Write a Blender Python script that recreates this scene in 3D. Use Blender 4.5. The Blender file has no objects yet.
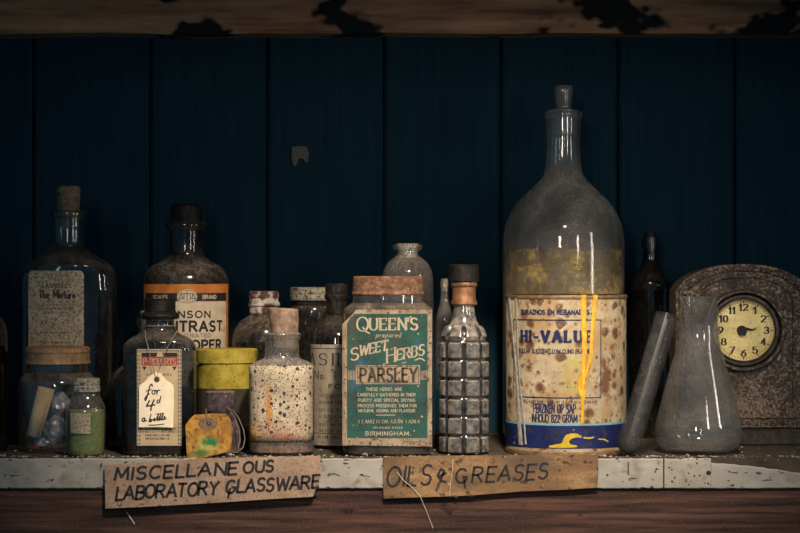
import bpy, bmesh, math, random
import numpy as np
from mathutils import Vector, noise as mnoise
random.seed(7)
PI = math.pi
scene = bpy.context.scene
COL = scene.collection

# ------------------------------------------------------------------ camera, world, lights, exposure
CX, CZ, DIST = 0.4, 0.1925, 2.2            # camera stands 2.2 m in front of the shelf edge
cam_d = bpy.data.cameras.new('camera'); cam = bpy.data.objects.new('camera', cam_d); COL.objects.link(cam)
cam.location = (CX, -DIST, CZ); cam.rotation_euler = (PI/2, 0, 0)
cam_d.sensor_width = 36; cam_d.lens = 36*DIST/0.8; cam_d.clip_start = 0.05
scene.camera = cam
scene.view_settings.view_transform = 'Standard'; scene.view_settings.look = 'None'
scene.view_settings.gamma = 1; scene.view_settings.exposure = 0.0
scene.view_settings.use_curve_mapping = False
scene.cycles.use_denoising = True
scene.cycles.transparent_max_bounces = 40
scene.cycles.max_bounces = 10
scene.cycles.caustics_reflective = False; scene.cycles.caustics_refractive = False
w = bpy.data.worlds.new('world'); scene.world = w; w.use_nodes = True
bg = w.node_tree.nodes['Background']; bg.inputs[0].default_value = (0.11, 0.44, 0.70, 1); bg.inputs[1].default_value = 0.26

def aim(o, target):
    o.rotation_euler = (Vector(target) - o.location).to_track_quat('-Z', 'Y').to_euler()
def lamp(name, kind, loc, target, energy, color, **kw):
    d = bpy.data.lights.new(name, kind); o = bpy.data.objects.new(name, d); COL.objects.link(o)
    o.location = loc; aim(o, target); d.energy = energy; d.color = color
    for k, v in kw.items(): setattr(d, k, v)
    return o
lamp('lamp_spot', 'SPOT', (0.55, -1.02, 1.01), (0.430, 0.02, 0.050), 160, (1.0, 0.80, 0.60),
     spot_size=math.radians(36), spot_blend=1.0, shadow_soft_size=0.06)
lamp('window_light', 'AREA', (1.02, -0.85, 0.34), (0.45, 0.1, 0.08), 0.26, (1.0, 0.86, 0.68), shape='RECTANGLE', size=0.06, size_y=0.26, spread=math.radians(70))
lamp('window_fill', 'AREA', (0.06, -2.4, 0.55), (0.50, 0.2, 0.22), 0.30, (1.0, 0.84, 0.66), shape='RECTANGLE', size=0.12, size_y=0.4, spread=math.radians(30))
lamp('side_window', 'AREA', (1.22, -0.32, 0.30), (0.35, 0.06, 0.10), 0.22, (1.0, 0.90, 0.78), shape='RECTANGLE', size=0.06, size_y=0.3, spread=math.radians(80))

# ------------------------------------------------------------------ helpers
def S(d): return (DIST + d)/DIST
def X(px, d): return CX + (px - 400)/1000*S(d)
def Z(py, d): return CZ + (266.5 - py)/1000*S(d)

def link(o, parent=None):
    COL.objects.link(o)
    if parent is not None: o.parent = parent
    return o
def tag(o, label, cat, group=None, kind=None):
    o['label'] = label
    if cat: o['category'] = cat
    if group: o['group'] = group
    if kind: o['kind'] = kind
    return o
def thing(name, px, d, label, cat, group=None, z=0.0):
    o = bpy.data.objects.new(name, None); COL.objects.link(o)
    o.location = (X(px, d), d, z+.0004); o.empty_display_size = 0.02
    return tag(o, label, cat, group)
def mesh_obj(name, verts, faces, mats, parent=None, fm=None, smooth=None):
    me = bpy.data.meshes.new(name); me.from_pydata([tuple(v) for v in verts], [], faces)
    for m in (mats if isinstance(mats, (list, tuple)) else [mats]): me.materials.append(m)
    if fm is not None: me.polygons.foreach_set('material_index', fm)
    bm = bmesh.new(); bm.from_mesh(me)
    if smooth != 'open': bmesh.ops.recalc_face_normals(bm, faces=bm.faces)
    bm.to_mesh(me); bm.free()
    if smooth is not None:
        me.shade_smooth()
        if smooth != 'open': me.set_sharp_from_angle(angle=math.radians(smooth))
    return link(bpy.data.objects.new(name, me), parent)
def bm_obj(name, bm, m, parent=None, smooth=None):
    me = bpy.data.meshes.new(name); bm.to_mesh(me); bm.free()
    for q in (m if isinstance(m, (list, tuple)) else [m]): me.materials.append(q)
    if smooth is not None:
        me.shade_smooth(); me.set_sharp_from_angle(angle=math.radians(smooth))
    return link(bpy.data.objects.new(name, me), parent)
def structure(o): o['kind'] = 'structure'; return o

# ------------------------------------------------------------------ materials
def ramp(nt, fac, stops, interp='LINEAR'):
    r = nt.nodes.new('ShaderNodeValToRGB'); r.color_ramp.interpolation = interp
    el = r.color_ramp.elements
    while len(el) < len(stops): el.new(0.5)
    for e, (p, c) in zip(el, stops):
        e.position = p; e.color = (*c, 1) if len(c) == 3 else c
    nt.links.new(fac, r.inputs[0]); return r.outputs[0]
def tex(nt, vec, scale, detail=4, rough=0.6, dist=0.0):
    n = nt.nodes.new('ShaderNodeTexNoise'); n.inputs['Scale'].default_value = scale
    n.inputs['Detail'].default_value = detail; n.inputs['Roughness'].default_value = rough
    n.inputs['Distortion'].default_value = dist
    nt.links.new(vec, n.inputs['Vector']); return n.outputs['Fac']
def mathn(nt, op, a, b=None, clamp=False):
    n = nt.nodes.new('ShaderNodeMath'); n.operation = op; n.use_clamp = clamp
    for i, v in enumerate((a, b)):
        if v is None: continue
        if isinstance(v, (int, float)): n.inputs[i].default_value = v
        else: nt.links.new(v, n.inputs[i])
    return n.outputs[0]
def mixc(nt, fac, a, b):
    n = nt.nodes.new('ShaderNodeMix'); n.data_type = 'RGBA'
    for i, v in ((0, fac), (6, a), (7, b)):
        if isinstance(v, (int, float)): n.inputs[i].default_value = v
        elif isinstance(v, tuple): n.inputs[i].default_value = (*v[:3], 1)
        else: nt.links.new(v, n.inputs[i])
    return n.outputs[2]
def mat(name, stops, scale=30, detail=5, rough=0.8, metal=0.0, bump=0.2, stretch=(1, 1, 1), spots=(), spec=0.3, seed=0.0, trans=0.0):
    """Mottled surface: noise through a colour ramp, then spots (colour, scale, low, high, stretch)."""
    m = bpy.data.materials.new(name); m.use_nodes = True; nt = m.node_tree
    b = nt.nodes['Principled BSDF']
    tc = nt.nodes.new('ShaderNodeTexCoord'); mp = nt.nodes.new('ShaderNodeMapping')
    mp.inputs['Scale'].default_value = stretch; mp.inputs['Location'].default_value = (seed, seed*1.7, seed*0.6)
    nt.links.new(tc.outputs['Object'], mp.inputs[0]); vec = mp.outputs[0]
    f = tex(nt, vec, scale, detail)
    c = ramp(nt, f, stops)
    for sp in spots:
        if sp[0] == 'blob':                                       # one stain: ('blob', colour, centre, radii, strength)
            v = nt.nodes.new('ShaderNodeVectorMath'); v.operation = 'SUBTRACT'; nt.links.new(tc.outputs['Object'], v.inputs[0]); v.inputs[1].default_value = sp[2]
            u = nt.nodes.new('ShaderNodeVectorMath'); u.operation = 'DIVIDE'; nt.links.new(v.outputs[0], u.inputs[0]); u.inputs[1].default_value = sp[3]
            l = nt.nodes.new('ShaderNodeVectorMath'); l.operation = 'LENGTH'; nt.links.new(u.outputs[0], l.inputs[0])
            nz = tex(nt, tc.outputs['Object'], 130, 5, 0.7)
            dd = mathn(nt, 'ADD', l.outputs['Value'], mathn(nt, 'MULTIPLY', mathn(nt, 'SUBTRACT', nz, 0.5), 2.6))
            k = mathn(nt, 'MULTIPLY', ramp(nt, dd, [(0.35, (1, 1, 1)), (1.0, (0, 0, 0))]), sp[4])
            c = mixc(nt, k, c, sp[1]); continue
        if sp[0] == 'dots':                                       # round specks: ('dots', colour, scale, radius, share kept)
            v = nt.nodes.new('ShaderNodeTexVoronoi'); v.inputs['Scale'].default_value = sp[2]; nt.links.new(tc.outputs['Object'], v.inputs['Vector'])
            sx = nt.nodes.new('ShaderNodeSeparateColor'); nt.links.new(v.outputs['Color'], sx.inputs[0])
            rr = mathn(nt, 'MULTIPLY', mathn(nt, 'SUBTRACT', sx.outputs[0], 1-sp[4], True), sp[3]/sp[4])
            k = mathn(nt, 'MULTIPLY', mathn(nt, 'SUBTRACT', rr, v.outputs['Distance']), sp[5] if len(sp) > 5 else 12.0, True)
            c = mixc(nt, k, c, sp[1]); continue
        col, sc, lo, hi = sp[:4]
        v2 = nt.nodes.new('ShaderNodeMapping'); v2.inputs['Scale'].default_value = sp[4] if len(sp) > 4 else (1, 1, 1)
        v2.inputs['Location'].default_value = (sc*0.013 + seed, seed, 3.1)
        nt.links.new(tc.outputs['Object'], v2.inputs[0])
        g = tex(nt, v2.outputs[0], sc, 3, 0.55)
        k = ramp(nt, g, [(lo, (0, 0, 0)), (hi, (1, 1, 1))])
        c = mixc(nt, k, c, col)
    nt.links.new(c, b.inputs['Base Color'])
    b.inputs['Roughness'].default_value = rough; b.inputs['Metallic'].default_value = metal
    b.inputs['Specular IOR Level'].default_value = spec
    if bump:
        bn = nt.nodes.new('ShaderNodeBump'); bn.inputs['Strength'].default_value = bump; bn.inputs['Distance'].default_value = 0.001
        nt.links.new(f, bn.inputs['Height']); nt.links.new(bn.outputs[0], b.inputs['Normal'])
    return m
def plain(name, col, rough=0.7, metal=0.0, spec=0.3):
    return mat(name, [(0.25, tuple(v*0.75 for v in col)), (0.75, tuple(min(1, v*1.2) for v in col))], 160, 3, rough, metal, 0.05, spec=spec)
def glass(name, tint, dust_col, dust=0.12, up=0.5, rough=0.07, scale=35, refl=1.0, lo=0.35, hi=0.75, fine=400):
    """Thin bottle glass: clear or tinted, with Fresnel-like reflection and a film of settled dust."""
    m = bpy.data.materials.new(name); m.use_nodes = True; nt = m.node_tree
    out = nt.nodes['Material Output']; nt.nodes.remove(nt.nodes['Principled BSDF'])
    tr = nt.nodes.new('ShaderNodeBsdfTransparent'); tr.inputs[0].default_value = (*tint, 1)
    gl = nt.nodes.new('ShaderNodeBsdfGlossy'); gl.inputs[0].default_value = (1, 1, 1, 1); gl.inputs['Roughness'].default_value = rough
    lw = nt.nodes.new('ShaderNodeLayerWeight'); lw.inputs[0].default_value = 0.5
    fr = mathn(nt, 'ADD', mathn(nt, 'MULTIPLY', mathn(nt, 'POWER', lw.outputs['Facing'], 4.0), 0.6*refl), 0.045*refl, True)
    m1 = nt.nodes.new('ShaderNodeMixShader')
    nt.links.new(fr, m1.inputs[0]); nt.links.new(tr.outputs[0], m1.inputs[1]); nt.links.new(gl.outputs[0], m1.inputs[2])
    df = nt.nodes.new('ShaderNodeBsdfDiffuse')
    tc = nt.nodes.new('ShaderNodeTexCoord'); vec = tc.outputs['Object']
    n1 = tex(nt, vec, scale, 5, 0.65, 0.4); n2 = tex(nt, vec, fine, 2, 0.6)
    k = ramp(nt, n1, [(lo, (0.15, 0.15, 0.15)), (hi, (1, 1, 1))])
    k2 = ramp(nt, n2, [(0.35, (0.45, 0.45, 0.45)), (0.72, (1.6, 1.6, 1.6))])
    nt.links.new(mixc(nt, n1, tuple(v*0.7 for v in dust_col), dust_col), df.inputs[0])
    ge = nt.nodes.new('ShaderNodeNewGeometry'); sx = nt.nodes.new('ShaderNodeSeparateXYZ')
    nt.links.new(ge.outputs['Normal'], sx.inputs[0])
    upf = mathn(nt, 'MULTIPLY', mathn(nt, 'ABSOLUTE', sx.outputs[2]), up)
    rim = mathn(nt, 'MULTIPLY', mathn(nt, 'POWER', lw.outputs['Facing'], 2.0), dust*0.35)
    a = mathn(nt, 'MULTIPLY', mathn(nt, 'ADD', mathn(nt, 'ADD', upf, rim), dust), mathn(nt, 'MULTIPLY', k, k2), True)
    m2 = nt.nodes.new('ShaderNodeMixShader')
    nt.links.new(a, m2.inputs[0]); nt.links.new(m1.outputs[0], m2.inputs[1]); nt.links.new(df.outputs[0], m2.inputs[2])
    nt.links.new(m2.outputs[0], out.inputs[0])
    return m

M = {}
M['wall'] = mat('dark_painted_boards', [(0.3, (0.006, 0.026, 0.043)), (0.7, (0.012, 0.035, 0.054))], 30, 6, 0.95, 0, 0.6, (6, 6, 0.35), spec=0.0)
M['fascia'] = mat('brown_wood', [(0.32, (0.010, 0.006, 0.006)), (0.5, (0.048, 0.023, 0.017)), (0.68, (0.100, 0.050, 0.036))], 60, 10, 0.85, 0, 0.6, (0.16, 3, 4), spots=[((0.02, 0.010, 0.008), 16, 0.50, 0.70, (0.4, 1, 3.0)), ((0.012, 0.007, 0.006), 24, 0.64, 0.70, (1, 1, 2.2)), ('dots', (0.5, 0.42, 0.33), 90, 0.10, 0.12), ((0.085, 0.055, 0.045), 500, 0.58, 0.70)])
M['shelf'] = mat('dirty_board', [(0.3, (0.020, 0.017, 0.013)), (0.7, (0.075, 0.060, 0.042))], 60, 6, 0.95, 0, 0.8, (0.6, 1, 1), spots=[((0.2, 0.19, 0.15), 120, 0.66, 0.72)])
M['beam'] = mat('rough_beam_wood', [(0.28, (0.10, 0.05, 0.03)), (0.5, (0.36, 0.19, 0.11)), (0.70, (0.54, 0.31, 0.18))], 14, 8, 0.9, 0, 0.5, (0.5, 3, 5), spots=[((0.006, 0.008, 0.010), 11, 0.54, 0.58, (1, 1, 1.6))])
M['strip'] = mat('chipped_white_paint', [(0.25, (0.19, 0.182, 0.165)), (0.7, (0.34, 0.33, 0.30))], 45, 6, 0.6, 0, 0.3, (0.5, 1, 1),
   spots=[((0.17, 0.14, 0.10), 30, 0.55, 0.72), ((0.16, 0.10, 0.06), 70, 0.60, 0.70), ((0.045, 0.035, 0.03), 130, 0.625, 0.65, (0.6, 1, 1.2)), ((0.03, 0.025, 0.02), 60, 0.655, 0.67, (0.5, 1, 2.0))])
M['strip_worn'] = mat('speckled_white_paint', [(0.25, (0.21, 0.19, 0.165)), (0.7, (0.36, 0.34, 0.295))], 45, 6, 0.6, 0, 0.3, (0.5, 1, 1),
   spots=[('dots', (0.07, 0.05, 0.035), 360, 0.55, 0.5), ((0.16, 0.12, 0.08), 50, 0.56, 0.70)], seed=2)
M['card'] = mat('brown_cardboard', [(0.3, (0.20, 0.135, 0.095)), (0.7, (0.36, 0.26, 0.195))], 50, 8, 0.95, 0, 0.4, (0.6, 1, 1), spots=[((0.15, 0.10, 0.07), 28, 0.55, 0.75), ((0.13, 0.085, 0.06), 900, 0.54, 0.66), ((0.10, 0.06, 0.04), 160, 0.64, 0.70)])
M['card_stained'] = mat('stained_cardboard', [(0.3, (0.07, 0.045, 0.026)), (0.5, (0.19, 0.115, 0.06)), (0.7, (0.34, 0.215, 0.11))], 24, 8, 0.95, 0, 0.4, (0.5, 1, 1.2), spots=[((0.10, 0.07, 0.045), 40, 0.50, 0.68, (0.6, 1, 1)), ((0.05, 0.035, 0.024), 150, 0.60, 0.68), ('dots', (0.45, 0.38, 0.30), 160, 0.2, 0.2), ((0.09, 0.06, 0.035), 800, 0.56, 0.66)], seed=1.3)
M['ink'] = plain('black_ink', (0.012, 0.014, 0.018), 0.6)
M['faded_ink'] = plain('faded_ink', (0.06, 0.055, 0.05), 0.8)
M['blue_ink'] = plain('navy_ink', (0.012, 0.018, 0.075), 0.7)
M['cork'] = mat('cork', [(0.3, (0.14, 0.090, 0.063)), (0.7, (0.36, 0.25, 0.185))], 140, 5, 0.95, 0, 0.8, spots=[((0.05, 0.03, 0.02), 260, 0.66, 0.70)])
M['old_cork'] = mat('darkened_cork', [(0.3, (0.07, 0.05, 0.035)), (0.7, (0.24, 0.18, 0.12))], 140, 5, 0.95, 0, 0.8, spots=[((0.03, 0.02, 0.015), 260, 0.62, 0.68)])
M['rust'] = mat('rusted_tin', [(0.3, (0.05, 0.028, 0.018)), (0.5, (0.145, 0.075, 0.045)), (0.72, (0.28, 0.175, 0.115))], 190, 6, 0.85, 0.1, 0.7, spots=[((0.42, 0.36, 0.28), 330, 0.66, 0.72)])
M['brass_lid'] = mat('brown_tin_lid', [(0.3, (0.17, 0.095, 0.05)), (0.7, (0.40, 0.25, 0.135))], 160, 6, 0.7, 0.2, 0.5)
M['pale_lid'] = mat('oxidised_lid', [(0.3, (0.14, 0.13, 0.105)), (0.7, (0.36, 0.335, 0.28))], 220, 5, 0.8, 0.1, 0.7, spots=[((0.06, 0.045, 0.035), 260, 0.54, 0.62)])
M['flaky_lid'] = mat('flaking_white_cap', [(0.3, (0.20, 0.19, 0.18)), (0.7, (0.50, 0.47, 0.44))], 120, 5, 0.7, 0.1, 0.7, spots=[((0.06, 0.03, 0.02), 80, 0.47, 0.54), ((0.16, 0.08, 0.045), 160, 0.58, 0.66)])
M['black_cap'] = mat('black_bakelite', [(0.3, (0.004, 0.004, 0.004)), (0.7, (0.016, 0.014, 0.013))], 120, 4, 0.55, 0, 0.3, spots=[((0.10, 0.075, 0.06), 320, 0.64, 0.72)], spec=0.2)
M['copper'] = mat('copper_foil', [(0.3, (0.17, 0.08, 0.045)), (0.7, (0.42, 0.21, 0.115))], 120, 5, 0.42, 0.6, 0.6, spots=[((0.08, 0.04, 0.03), 200, 0.64, 0.70)])
M['paper_speck'] = mat('speckled_old_paper', [(0.25, (0.22, 0.18, 0.125)), (0.7, (0.46, 0.39, 0.285))], 40, 5, 0.9, 0, 0.1, spots=[((0.13, 0.11, 0.08), 480, 0.50, 0.62), ('dots', (0.06, 0.05, 0.04), 620, 0.5, 0.45)])
M['paper_mould'] = mat('mould_spotted_paper', [(0.25, (0.25, 0.21, 0.15)), (0.7, (0.50, 0.43, 0.32))], 40, 6, 0.9, 0, 0.1,
   spots=[('blob', (0.34, 0.17, 0.10), (-0.004, -0.03, 0.020), (0.040, 1, 0.016), 0.8), ('blob', (0.42, 0.17, 0.03), (-0.012, -0.03, 0.050), (0.005, 1, 0.030), 0.9), ('blob', (0.48, 0.24, 0.05), (-0.030, -0.03, 0.020), (0.010, 1, 0.016), 0.8),
   ((0.16, 0.13, 0.10), 420, 0.55, 0.66), ('dots', (0.03, 0.026, 0.024), 230, 0.58, 0.40), ('dots', (0.045, 0.035, 0.03), 520, 0.58, 0.50), ('dots', (0.06, 0.05, 0.04), 800, 0.5, 0.4)])
M['paper_grey'] = mat('dull_paper', [(0.25, (0.17, 0.15, 0.115)), (0.7, (0.31, 0.27, 0.215))], 50, 5, 0.9, 0, 0.1, spots=[((0.08, 0.068, 0.055), 160, 0.60, 0.70)])
M['paper_cream'] = mat('cream_paper', [(0.25, (0.72, 0.61, 0.45)), (0.7, (0.90, 0.80, 0.62))], 50, 5, 0.9, 0, 0.1, spots=[((0.36, 0.24, 0.12), 130, 0.68, 0.74)])
M['paper_tan'] = mat('tan_paper', [(0.25, (0.34, 0.26, 0.16)), (0.7, (0.50, 0.40, 0.26))], 60, 5, 0.9, 0, 0.1)
M['roll_paper'] = mat('rolled_paper', [(0.3, (0.52, 0.34, 0.17)), (0.7, (0.78, 0.56, 0.32))], 60, 5, 0.9, 0, 0.1)
M['orange'] = mat('orange_print', [(0.3, (0.30, 0.10, 0.02)), (0.7, (0.50, 0.19, 0.045))], 60, 5, 0.8, 0, 0.1, spots=[((0.14, 0.06, 0.02), 200, 0.68, 0.72)])
M['label_white'] = mat('yellowed_white_print', [(0.3, (0.36, 0.30, 0.23)), (0.7, (0.56, 0.48, 0.375))], 50, 5, 0.8, 0, 0.1, spots=[((0.22, 0.14, 0.08), 220, 0.70, 0.74), ((0.34, 0.24, 0.14), 60, 0.66, 0.78)])
M['red'] = plain('faded_red_print', (0.33, 0.045, 0.028), 0.8)
M['green'] = mat('faded_green_print', [(0.30, (0.012, 0.026, 0.024)), (0.5, (0.010, 0.060, 0.050)), (0.70, (0.013, 0.098, 0.086))], 34, 6, 0.8, 0, 0.1,
   spots=[((0.02, 0.10, 0.22), 24, 0.58, 0.70), ((0.055, 0.05, 0.04), 330, 0.54, 0.64), ('dots', (0.35, 0.27, 0.19), 260, 0.35, 0.15), ((0.045, 0.05, 0.04), 22, 0.55, 0.70, (2.6, 1, 0.4))])
M['cream_border'] = mat('stained_border_print', [(0.3, (0.17, 0.13, 0.09)), (0.7, (0.36, 0.285, 0.205))], 70, 5, 0.85, 0, 0.1, spots=[((0.10, 0.06, 0.04), 260, 0.56, 0.63), ('dots', (0.05, 0.03, 0.02), 300, 0.4, 0.3)])
M['lettering'] = plain('cream_lettering', (0.37, 0.31, 0.23), 0.8)
M['can_paper'] = mat('rust_stained_tin_print', [(0.25, (0.22, 0.185, 0.12)), (0.7, (0.43, 0.375, 0.265))], 34, 5, 0.6, 0, 0.15,
   spots=[('blob', (0.30, 0.27, 0.06), (0.002, -0.06, 0.080), (0.016, 1, 0.040), 0.85), ('blob', (0.34, 0.33, 0.12), (0, -0.06, 0.032), (0.08, 1, 0.006), 0.7), ((0.30, 0.20, 0.10), 45, 0.50, 0.66), ('dots', (0.22, 0.13, 0.06), 105, 0.95, 0.72, 2.6), ('dots', (0.085, 0.042, 0.022), 105, 0.72, 0.66, 3.5), ('dots', (0.12, 0.06, 0.03), 190, 0.6, 0.4, 4.0), ((0.26, 0.17, 0.09), 260, 0.56, 0.66), ('dots', (0.06, 0.035, 0.02), 330, 0.4, 0.2), ('blob', (0.11, 0.045, 0.02), (0.036, -0.05, 0.079), (0.0085, 1, 0.028), 0.95)])
M['can_rust'] = mat('rust_patch', [(0.3, (0.10, 0.035, 0.015)), (0.7, (0.33, 0.15, 0.06))], 220, 6, 0.9, 0, 0.4)
M['can_rim'] = mat('rusty_tin_rim', [(0.3, (0.10, 0.06, 0.035)), (0.7, (0.34, 0.22, 0.12))], 150, 6, 0.55, 0.5, 0.4)
M['blue'] = mat('deep_blue_print', [(0.3, (0.005, 0.009, 0.05)), (0.7, (0.010, 0.020, 0.115))], 60, 5, 0.5, 0, 0.1, spots=[((0.03, 0.03, 0.028), 130, 0.56, 0.66), ((0.35, 0.36, 0.42), 260, 0.70, 0.73), ((0.02, 0.02, 0.025), 90, 0.62, 0.70)])
M['cyan'] = plain('pale_blue_line', (0.14, 0.32, 0.42), 0.6)
M['yellow_paint'] = mat('dried_yellow_oil', [(0.3, (0.48, 0.23, 0.012)), (0.7, (0.80, 0.46, 0.035))], 140, 4, 0.35, 0, 0.4, spec=0.5)
M['yellow_print'] = plain('yellow_print', (0.46, 0.34, 0.02), 0.5)
M['white_drip'] = mat('dried_grey_drip', [(0.3, (0.15, 0.15, 0.14)), (0.7, (0.36, 0.35, 0.31))], 160, 5, 0.7, 0, 0.5)
M['yellow_tin'] = mat('mottled_yellow_paint', [(0.3, (0.15, 0.12, 0.014)), (0.55, (0.34, 0.275, 0.035)), (0.75, (0.44, 0.38, 0.13))], 55, 6, 0.75, 0, 0.2, spots=[((0.10, 0.10, 0.02), 330, 0.62, 0.67), ((0.22, 0.21, 0.02), 40, 0.60, 0.72)])
M['dark_tin'] = mat('soot_dark_tin', [(0.3, (0.02, 0.02, 0.015)), (0.7, (0.06, 0.055, 0.035))], 60, 5, 0.7, 0, 0.3)
M['stained_tag'] = mat('stained_yellow_tag', [(0.3, (0.10, 0.05, 0.012)), (0.52, (0.25, 0.13, 0.024)), (0.75, (0.40, 0.24, 0.05))], 90, 7, 0.9, 0, 0.7, spots=[((0.08, 0.045, 0.018), 220, 0.56, 0.66), ('blob', (0.30, 0.26, 0.08), (-0.002, 0, 0.013), (0.017, 1, 0.009), 0.9), ('blob', (0.008, 0.11, 0.035), (0.002, 0, 0.016), (0.011, 1, 0.006), 1.0), ('blob', (0.02, 0.10, 0.03), (-0.008, 0, 0.006), (0.013, 1, 0.004), 0.9)])
M['eyelet'] = mat('tag_eyelet', [(0.3, (0.05, 0.03, 0.02)), (0.7, (0.20, 0.12, 0.07))], 200, 4, 0.8, 0, 0.3)
M['string'] = plain('twine', (0.22, 0.18, 0.13), 0.9)
M['wire'] = plain('dull_wire', (0.16, 0.13, 0.11), 0.5, 0.6)
M['dark_liquid'] = plain('dark_liquid', (0.006, 0.008, 0.010), 0.12)
M['amber_liquid'] = glass('amber_oil', (0.62, 0.44, 0.05), (0.78, 0.50, 0.06), 0.80, 0.05, 0.08, 38, 0.7, 0.46, 0.72, 180)  # golden dust layer paints caustic-like bright wisps into the oil
M['dark_fill'] = plain('dark_contents', (0.014, 0.012, 0.012), 0.8)
M['powder'] = mat('green_powder', [(0.3, (0.09, 0.11, 0.025)), (0.7, (0.23, 0.27, 0.07))], 420, 5, 0.95, 0, 0.8, spots=[((0.05, 0.10, 0.02), 90, 0.6, 0.7)])
M['foil'] = mat('crumpled_foil', [(0.3, (0.15, 0.145, 0.17)), (0.7, (0.46, 0.44, 0.48))], 90, 4, 0.4, 0.4, 0.5)
M['red_scrap'] = plain('dark_red_scrap', (0.18, 0.03, 0.03), 0.8)
M['dust_crumb'] = mat('crumbs', [(0.3, (0.10, 0.085, 0.065)), (0.7, (0.46, 0.41, 0.33))], 300, 3, 0.95, 0, 0.2)
M['cobweb'] = plain('cobweb_thread', (0.50, 0.46, 0.40), 0.9)
M['g_mix'] = glass('old_clear_glass', (0.60, 0.61, 0.60), (0.34, 0.30, 0.25), 0.05, 0.30, 0.08)
M['g_dark'] = glass('dark_bottle_glass', (0.10, 0.13, 0.15), (0.28, 0.25, 0.22), 0.05, 0.28, 0.10)
M['g_amber'] = glass('smoky_bottle_glass', (0.18, 0.18, 0.19), (0.34, 0.29, 0.24), 0.10, 0.50, 0.12, 60)
M['g_jar'] = glass('clear_jar_glass', (0.85, 0.88, 0.88), (0.42, 0.35, 0.28), 0.12, 0.45, 0.08, 35, 1.6)
M['g_dusty'] = glass('dusty_glass', (0.72, 0.74, 0.76), (0.42, 0.39, 0.36), 0.26, 0.45, 0.10, 22, 1.0, 0.25, 0.7)
M['g_dust2'] = glass('grey_dusty_glass', (0.80, 0.82, 0.84), (0.50, 0.46, 0.42), 0.125, 0.20, 0.07, 20, 1.0, 0.25, 0.7)
M['g_tube'] = glass('dull_tube_glass', (0.82, 0.84, 0.86), (0.42, 0.41, 0.40), 0.06, 0.10, 0.25, 30, 0.12)
M['g_rob'] = glass('smoked_medicine_glass', (0.34, 0.36, 0.37), (0.40, 0.36, 0.30), 0.045, 0.40, 0.08)
M['g_purple'] = glass('purple_stained_glass', (0.30, 0.22, 0.30), (0.30, 0.23, 0.25), 0.50, 0.5, 0.2, 40, 1.0, 0.35, 0.75, 150)
M['g_big'] = glass('hazy_winchester_glass', (0.80, 0.84, 0.86), (0.50, 0.45, 0.40), 0.26, 0.75, 0.07, 20, 1.2, 0.32, 0.72, 700)
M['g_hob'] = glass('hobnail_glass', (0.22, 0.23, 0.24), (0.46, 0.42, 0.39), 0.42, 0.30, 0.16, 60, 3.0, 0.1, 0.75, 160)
M['g_groove_shade'] = glass('hobnail_groove_shade', (0.14, 0.15, 0.16), (0.40, 0.37, 0.35), 0.16, 0.15, 0.10, 60, 2.0)  # darker copy of the hobnail glass; groove shade put into its colour
M['clock_case'] = mat('corroded_clock_case', [(0.32, (0.022, 0.018, 0.017)), (0.5, (0.085, 0.065, 0.055)), (0.68, (0.34, 0.25, 0.19))], 300, 6, 0.6, 0.35, 0.8, spots=[((0.025, 0.02, 0.02), 46, 0.50, 0.66), ('blob', (0.26, 0.19, 0.14), (-0.002, 0, 0.042), (0.045, 1, 0.030), 0.55), ((0.03, 0.024, 0.02), 420, 0.52, 0.60)])
M['clock_dark'] = mat('dark_bezel', [(0.3, (0.018, 0.017, 0.017)), (0.7, (0.08, 0.07, 0.06))], 150, 4, 0.4, 0.5, 0.3)
M['dial'] = mat('mottled_cream_dial', [(0.3, (0.55, 0.43, 0.17)), (0.7, (0.88, 0.75, 0.38))], 42, 6, 0.75, 0, 0.1, spots=[((0.26, 0.19, 0.06), 700, 0.60, 0.66), ((0.30, 0.23, 0.10), 30, 0.62, 0.76)])
M['flake'] = plain('pale_flake', (0.10, 0.10, 0.09), 0.9)

# ------------------------------------------------------------------ lofted bottle shells
def section(a, b, n, N=56):
    out = []
    for i in range(N):
        t = 2*PI*i/N; c, s = math.cos(t), math.sin(t)
        out.append((a*math.copysign(abs(c)**(2/n), c), b*math.copysign(abs(s)**(2/n), s)))
    return out
def smooth_profile(segs, d, br=1.0, nn=2.0, sub=5, sc=None):
    """segs: lists of (py, halfwidth px[, depth ratio, squareness]); py <= 0 means millimetres above the base."""
    s = S(d) if sc is None else sc; out = []
    for seg in segs:
        P = []
        for e in seg:
            py, hw = e[0], e[1]
            z = -py/1000.0 if py <= 0 else max(0.0, Z(py, d))
            P.append(np.array([z, hw/1000*s, hw/1000*s*(e[2] if len(e) > 2 else br), e[3] if len(e) > 3 else nn]))
        if len(P) < 3: out += P; continue
        for i in range(len(P)-1):
            p1, p2 = P[i], P[i+1]; h = lambda a, b_: math.hypot(a[0]-b_[0], a[1]-b_[1])
            p0 = P[i-1] if i > 0 else 2*P[0]-P[1]
            p3 = P[i+2] if i+2 < len(P) else 2*P[-1]-P[-2]
            if h(p0, p1) > 3*h(p1, p2): p0 = 2*p1-p2                # keep long straight walls straight
            if h(p2, p3) > 3*h(p1, p2): p3 = 2*p2-p1
            if h(p1, p2) > 3*min(h(p0, p1), h(p2, p3)): p0, p3 = 2*p1-p2, 2*p2-p1
            for k in range(sub):
                t = k/sub
                out.append(0.5*(2*p1+(p2-p0)*t+(2*p0-5*p1+4*p2-p3)*t*t+(3*p1-p0-3*p2+p3)*t**3))
        out.append(P[-1])
    return out
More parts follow.
